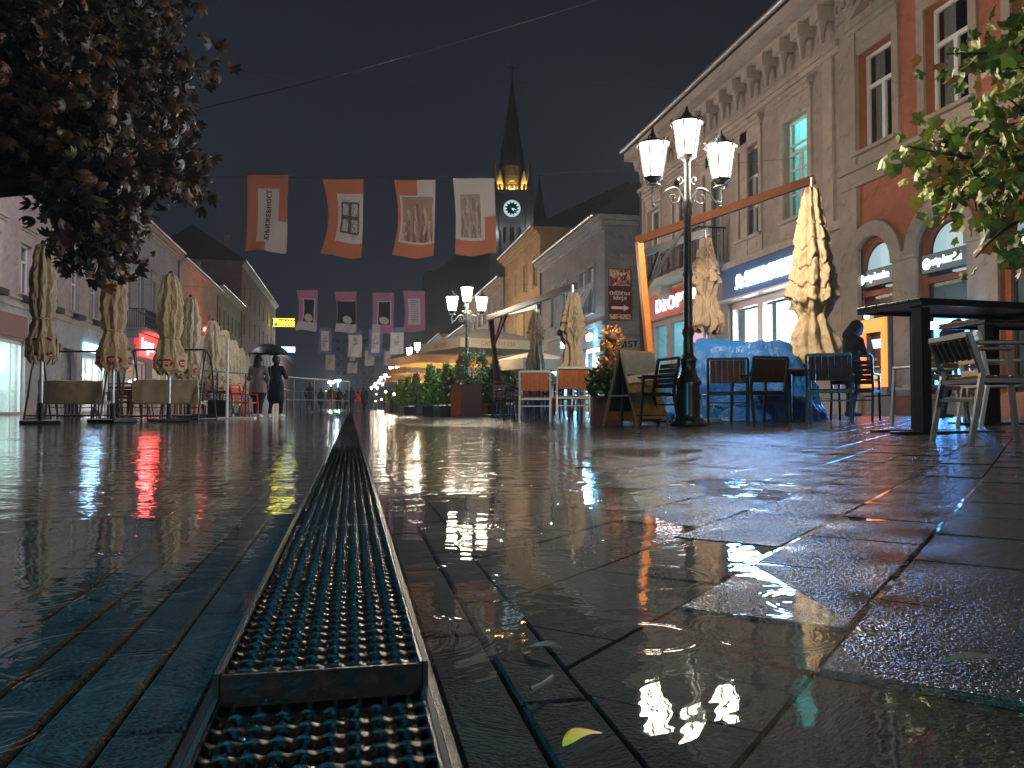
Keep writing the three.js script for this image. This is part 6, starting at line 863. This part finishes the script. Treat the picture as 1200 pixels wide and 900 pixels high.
// ---------------------------------------------------------------- small things in the foreground
{
  const p = onY(682, 868, .004); const ls = new THREE.Shape(); ls.moveTo(0, 0); ls.bezierCurveTo(.013, .008, .014, .026, 0, .042); ls.bezierCurveTo(-.014, .026, -.013, .008, 0, 0); const g = new THREE.ShapeGeometry(ls, 10); { const a = g.attributes.position; for (let i = 0; i < a.count; i++) a.setZ(i, .004 * Math.sin(a.getY(i) * 90) + 14 * a.getX(i) * a.getX(i) * (a.getX(i) > 0 ? 2 : 1)); } g.computeVertexNormals(); g.rotateX(-Math.PI / 2 + .1); const l = obj('fallen_leaf', g, mat(.9, .32, .006, .6, { side: THREE.DoubleSide })); l.position.set(p.x - .02, .006, p.z + .012); l.rotation.y = -1.2; tag(l, 'small yellow fallen leaf lying on the wet paving', 'leaf');
  const q = onY(637, 806, .003); const st = obj('twig', tube([V(-.016, .003, .012), V(0, .004, 0), V(.014, .003, -.02)], .0028, 8, 5), mat(.2, .2, .19, .8)); st.position.copy(q); tag(st, 'short pale twig lying near the yellow leaf', 'twig');
  const q2 = onY(660, 760, .003); const l2 = obj('fallen_leaf', leafGeo(.05, .012, 4).rotateX(-Math.PI / 2 + .1), mat(.04, .03, .022, .9, { side: THREE.DoubleSide })); l2.position.copy(q2); l2.rotation.y = .9; tag(l2, 'dark rotting leaf under shallow water beyond the twig', 'leaf');
  const q3 = onY(1180, 772, .01); const l3 = obj('fallen_leaf', leafGeo(.07, .012, 4).rotateX(-Math.PI / 2 + .2), mat(.06, .035, .02, .9, { side: THREE.DoubleSide })); l3.position.set(q3.x, slabTop(q3.x, q3.z) + .006, q3.z); l3.rotation.y = 1.3; tag(l3, 'brown withered leaf on the raised paving slab', 'leaf');
}
// unseen lit case put in to throw cold light on the near paving
{
  const s = thing('unseen_advertising_case', 'unseen low lit advertising case added beside the near paving', 'advertising case', V(-1.95, 0, -.9), Math.PI / 2 + .15); obj('case', [bx(-.7, .7, .35, 1.5, -.14, -.02)], M.tube, s); obj('foot', bx(-.35, .35, 0, .35, -.1, -.04), M.tube, s); obj('lit_sign_panel', bx(-.63, .63, .42, 1.43, -.02, .0), glowing(.1, .5, .62, .8), s); rectLight(s, 0, .93, .03, 1.2, .98, [.08, .58, .85], 34, Math.PI);
}
scene.traverse((o) => { if (o.isMesh) { o.castShadow = true; o.receiveShadow = true; } });
renderer.render(scene, camera);
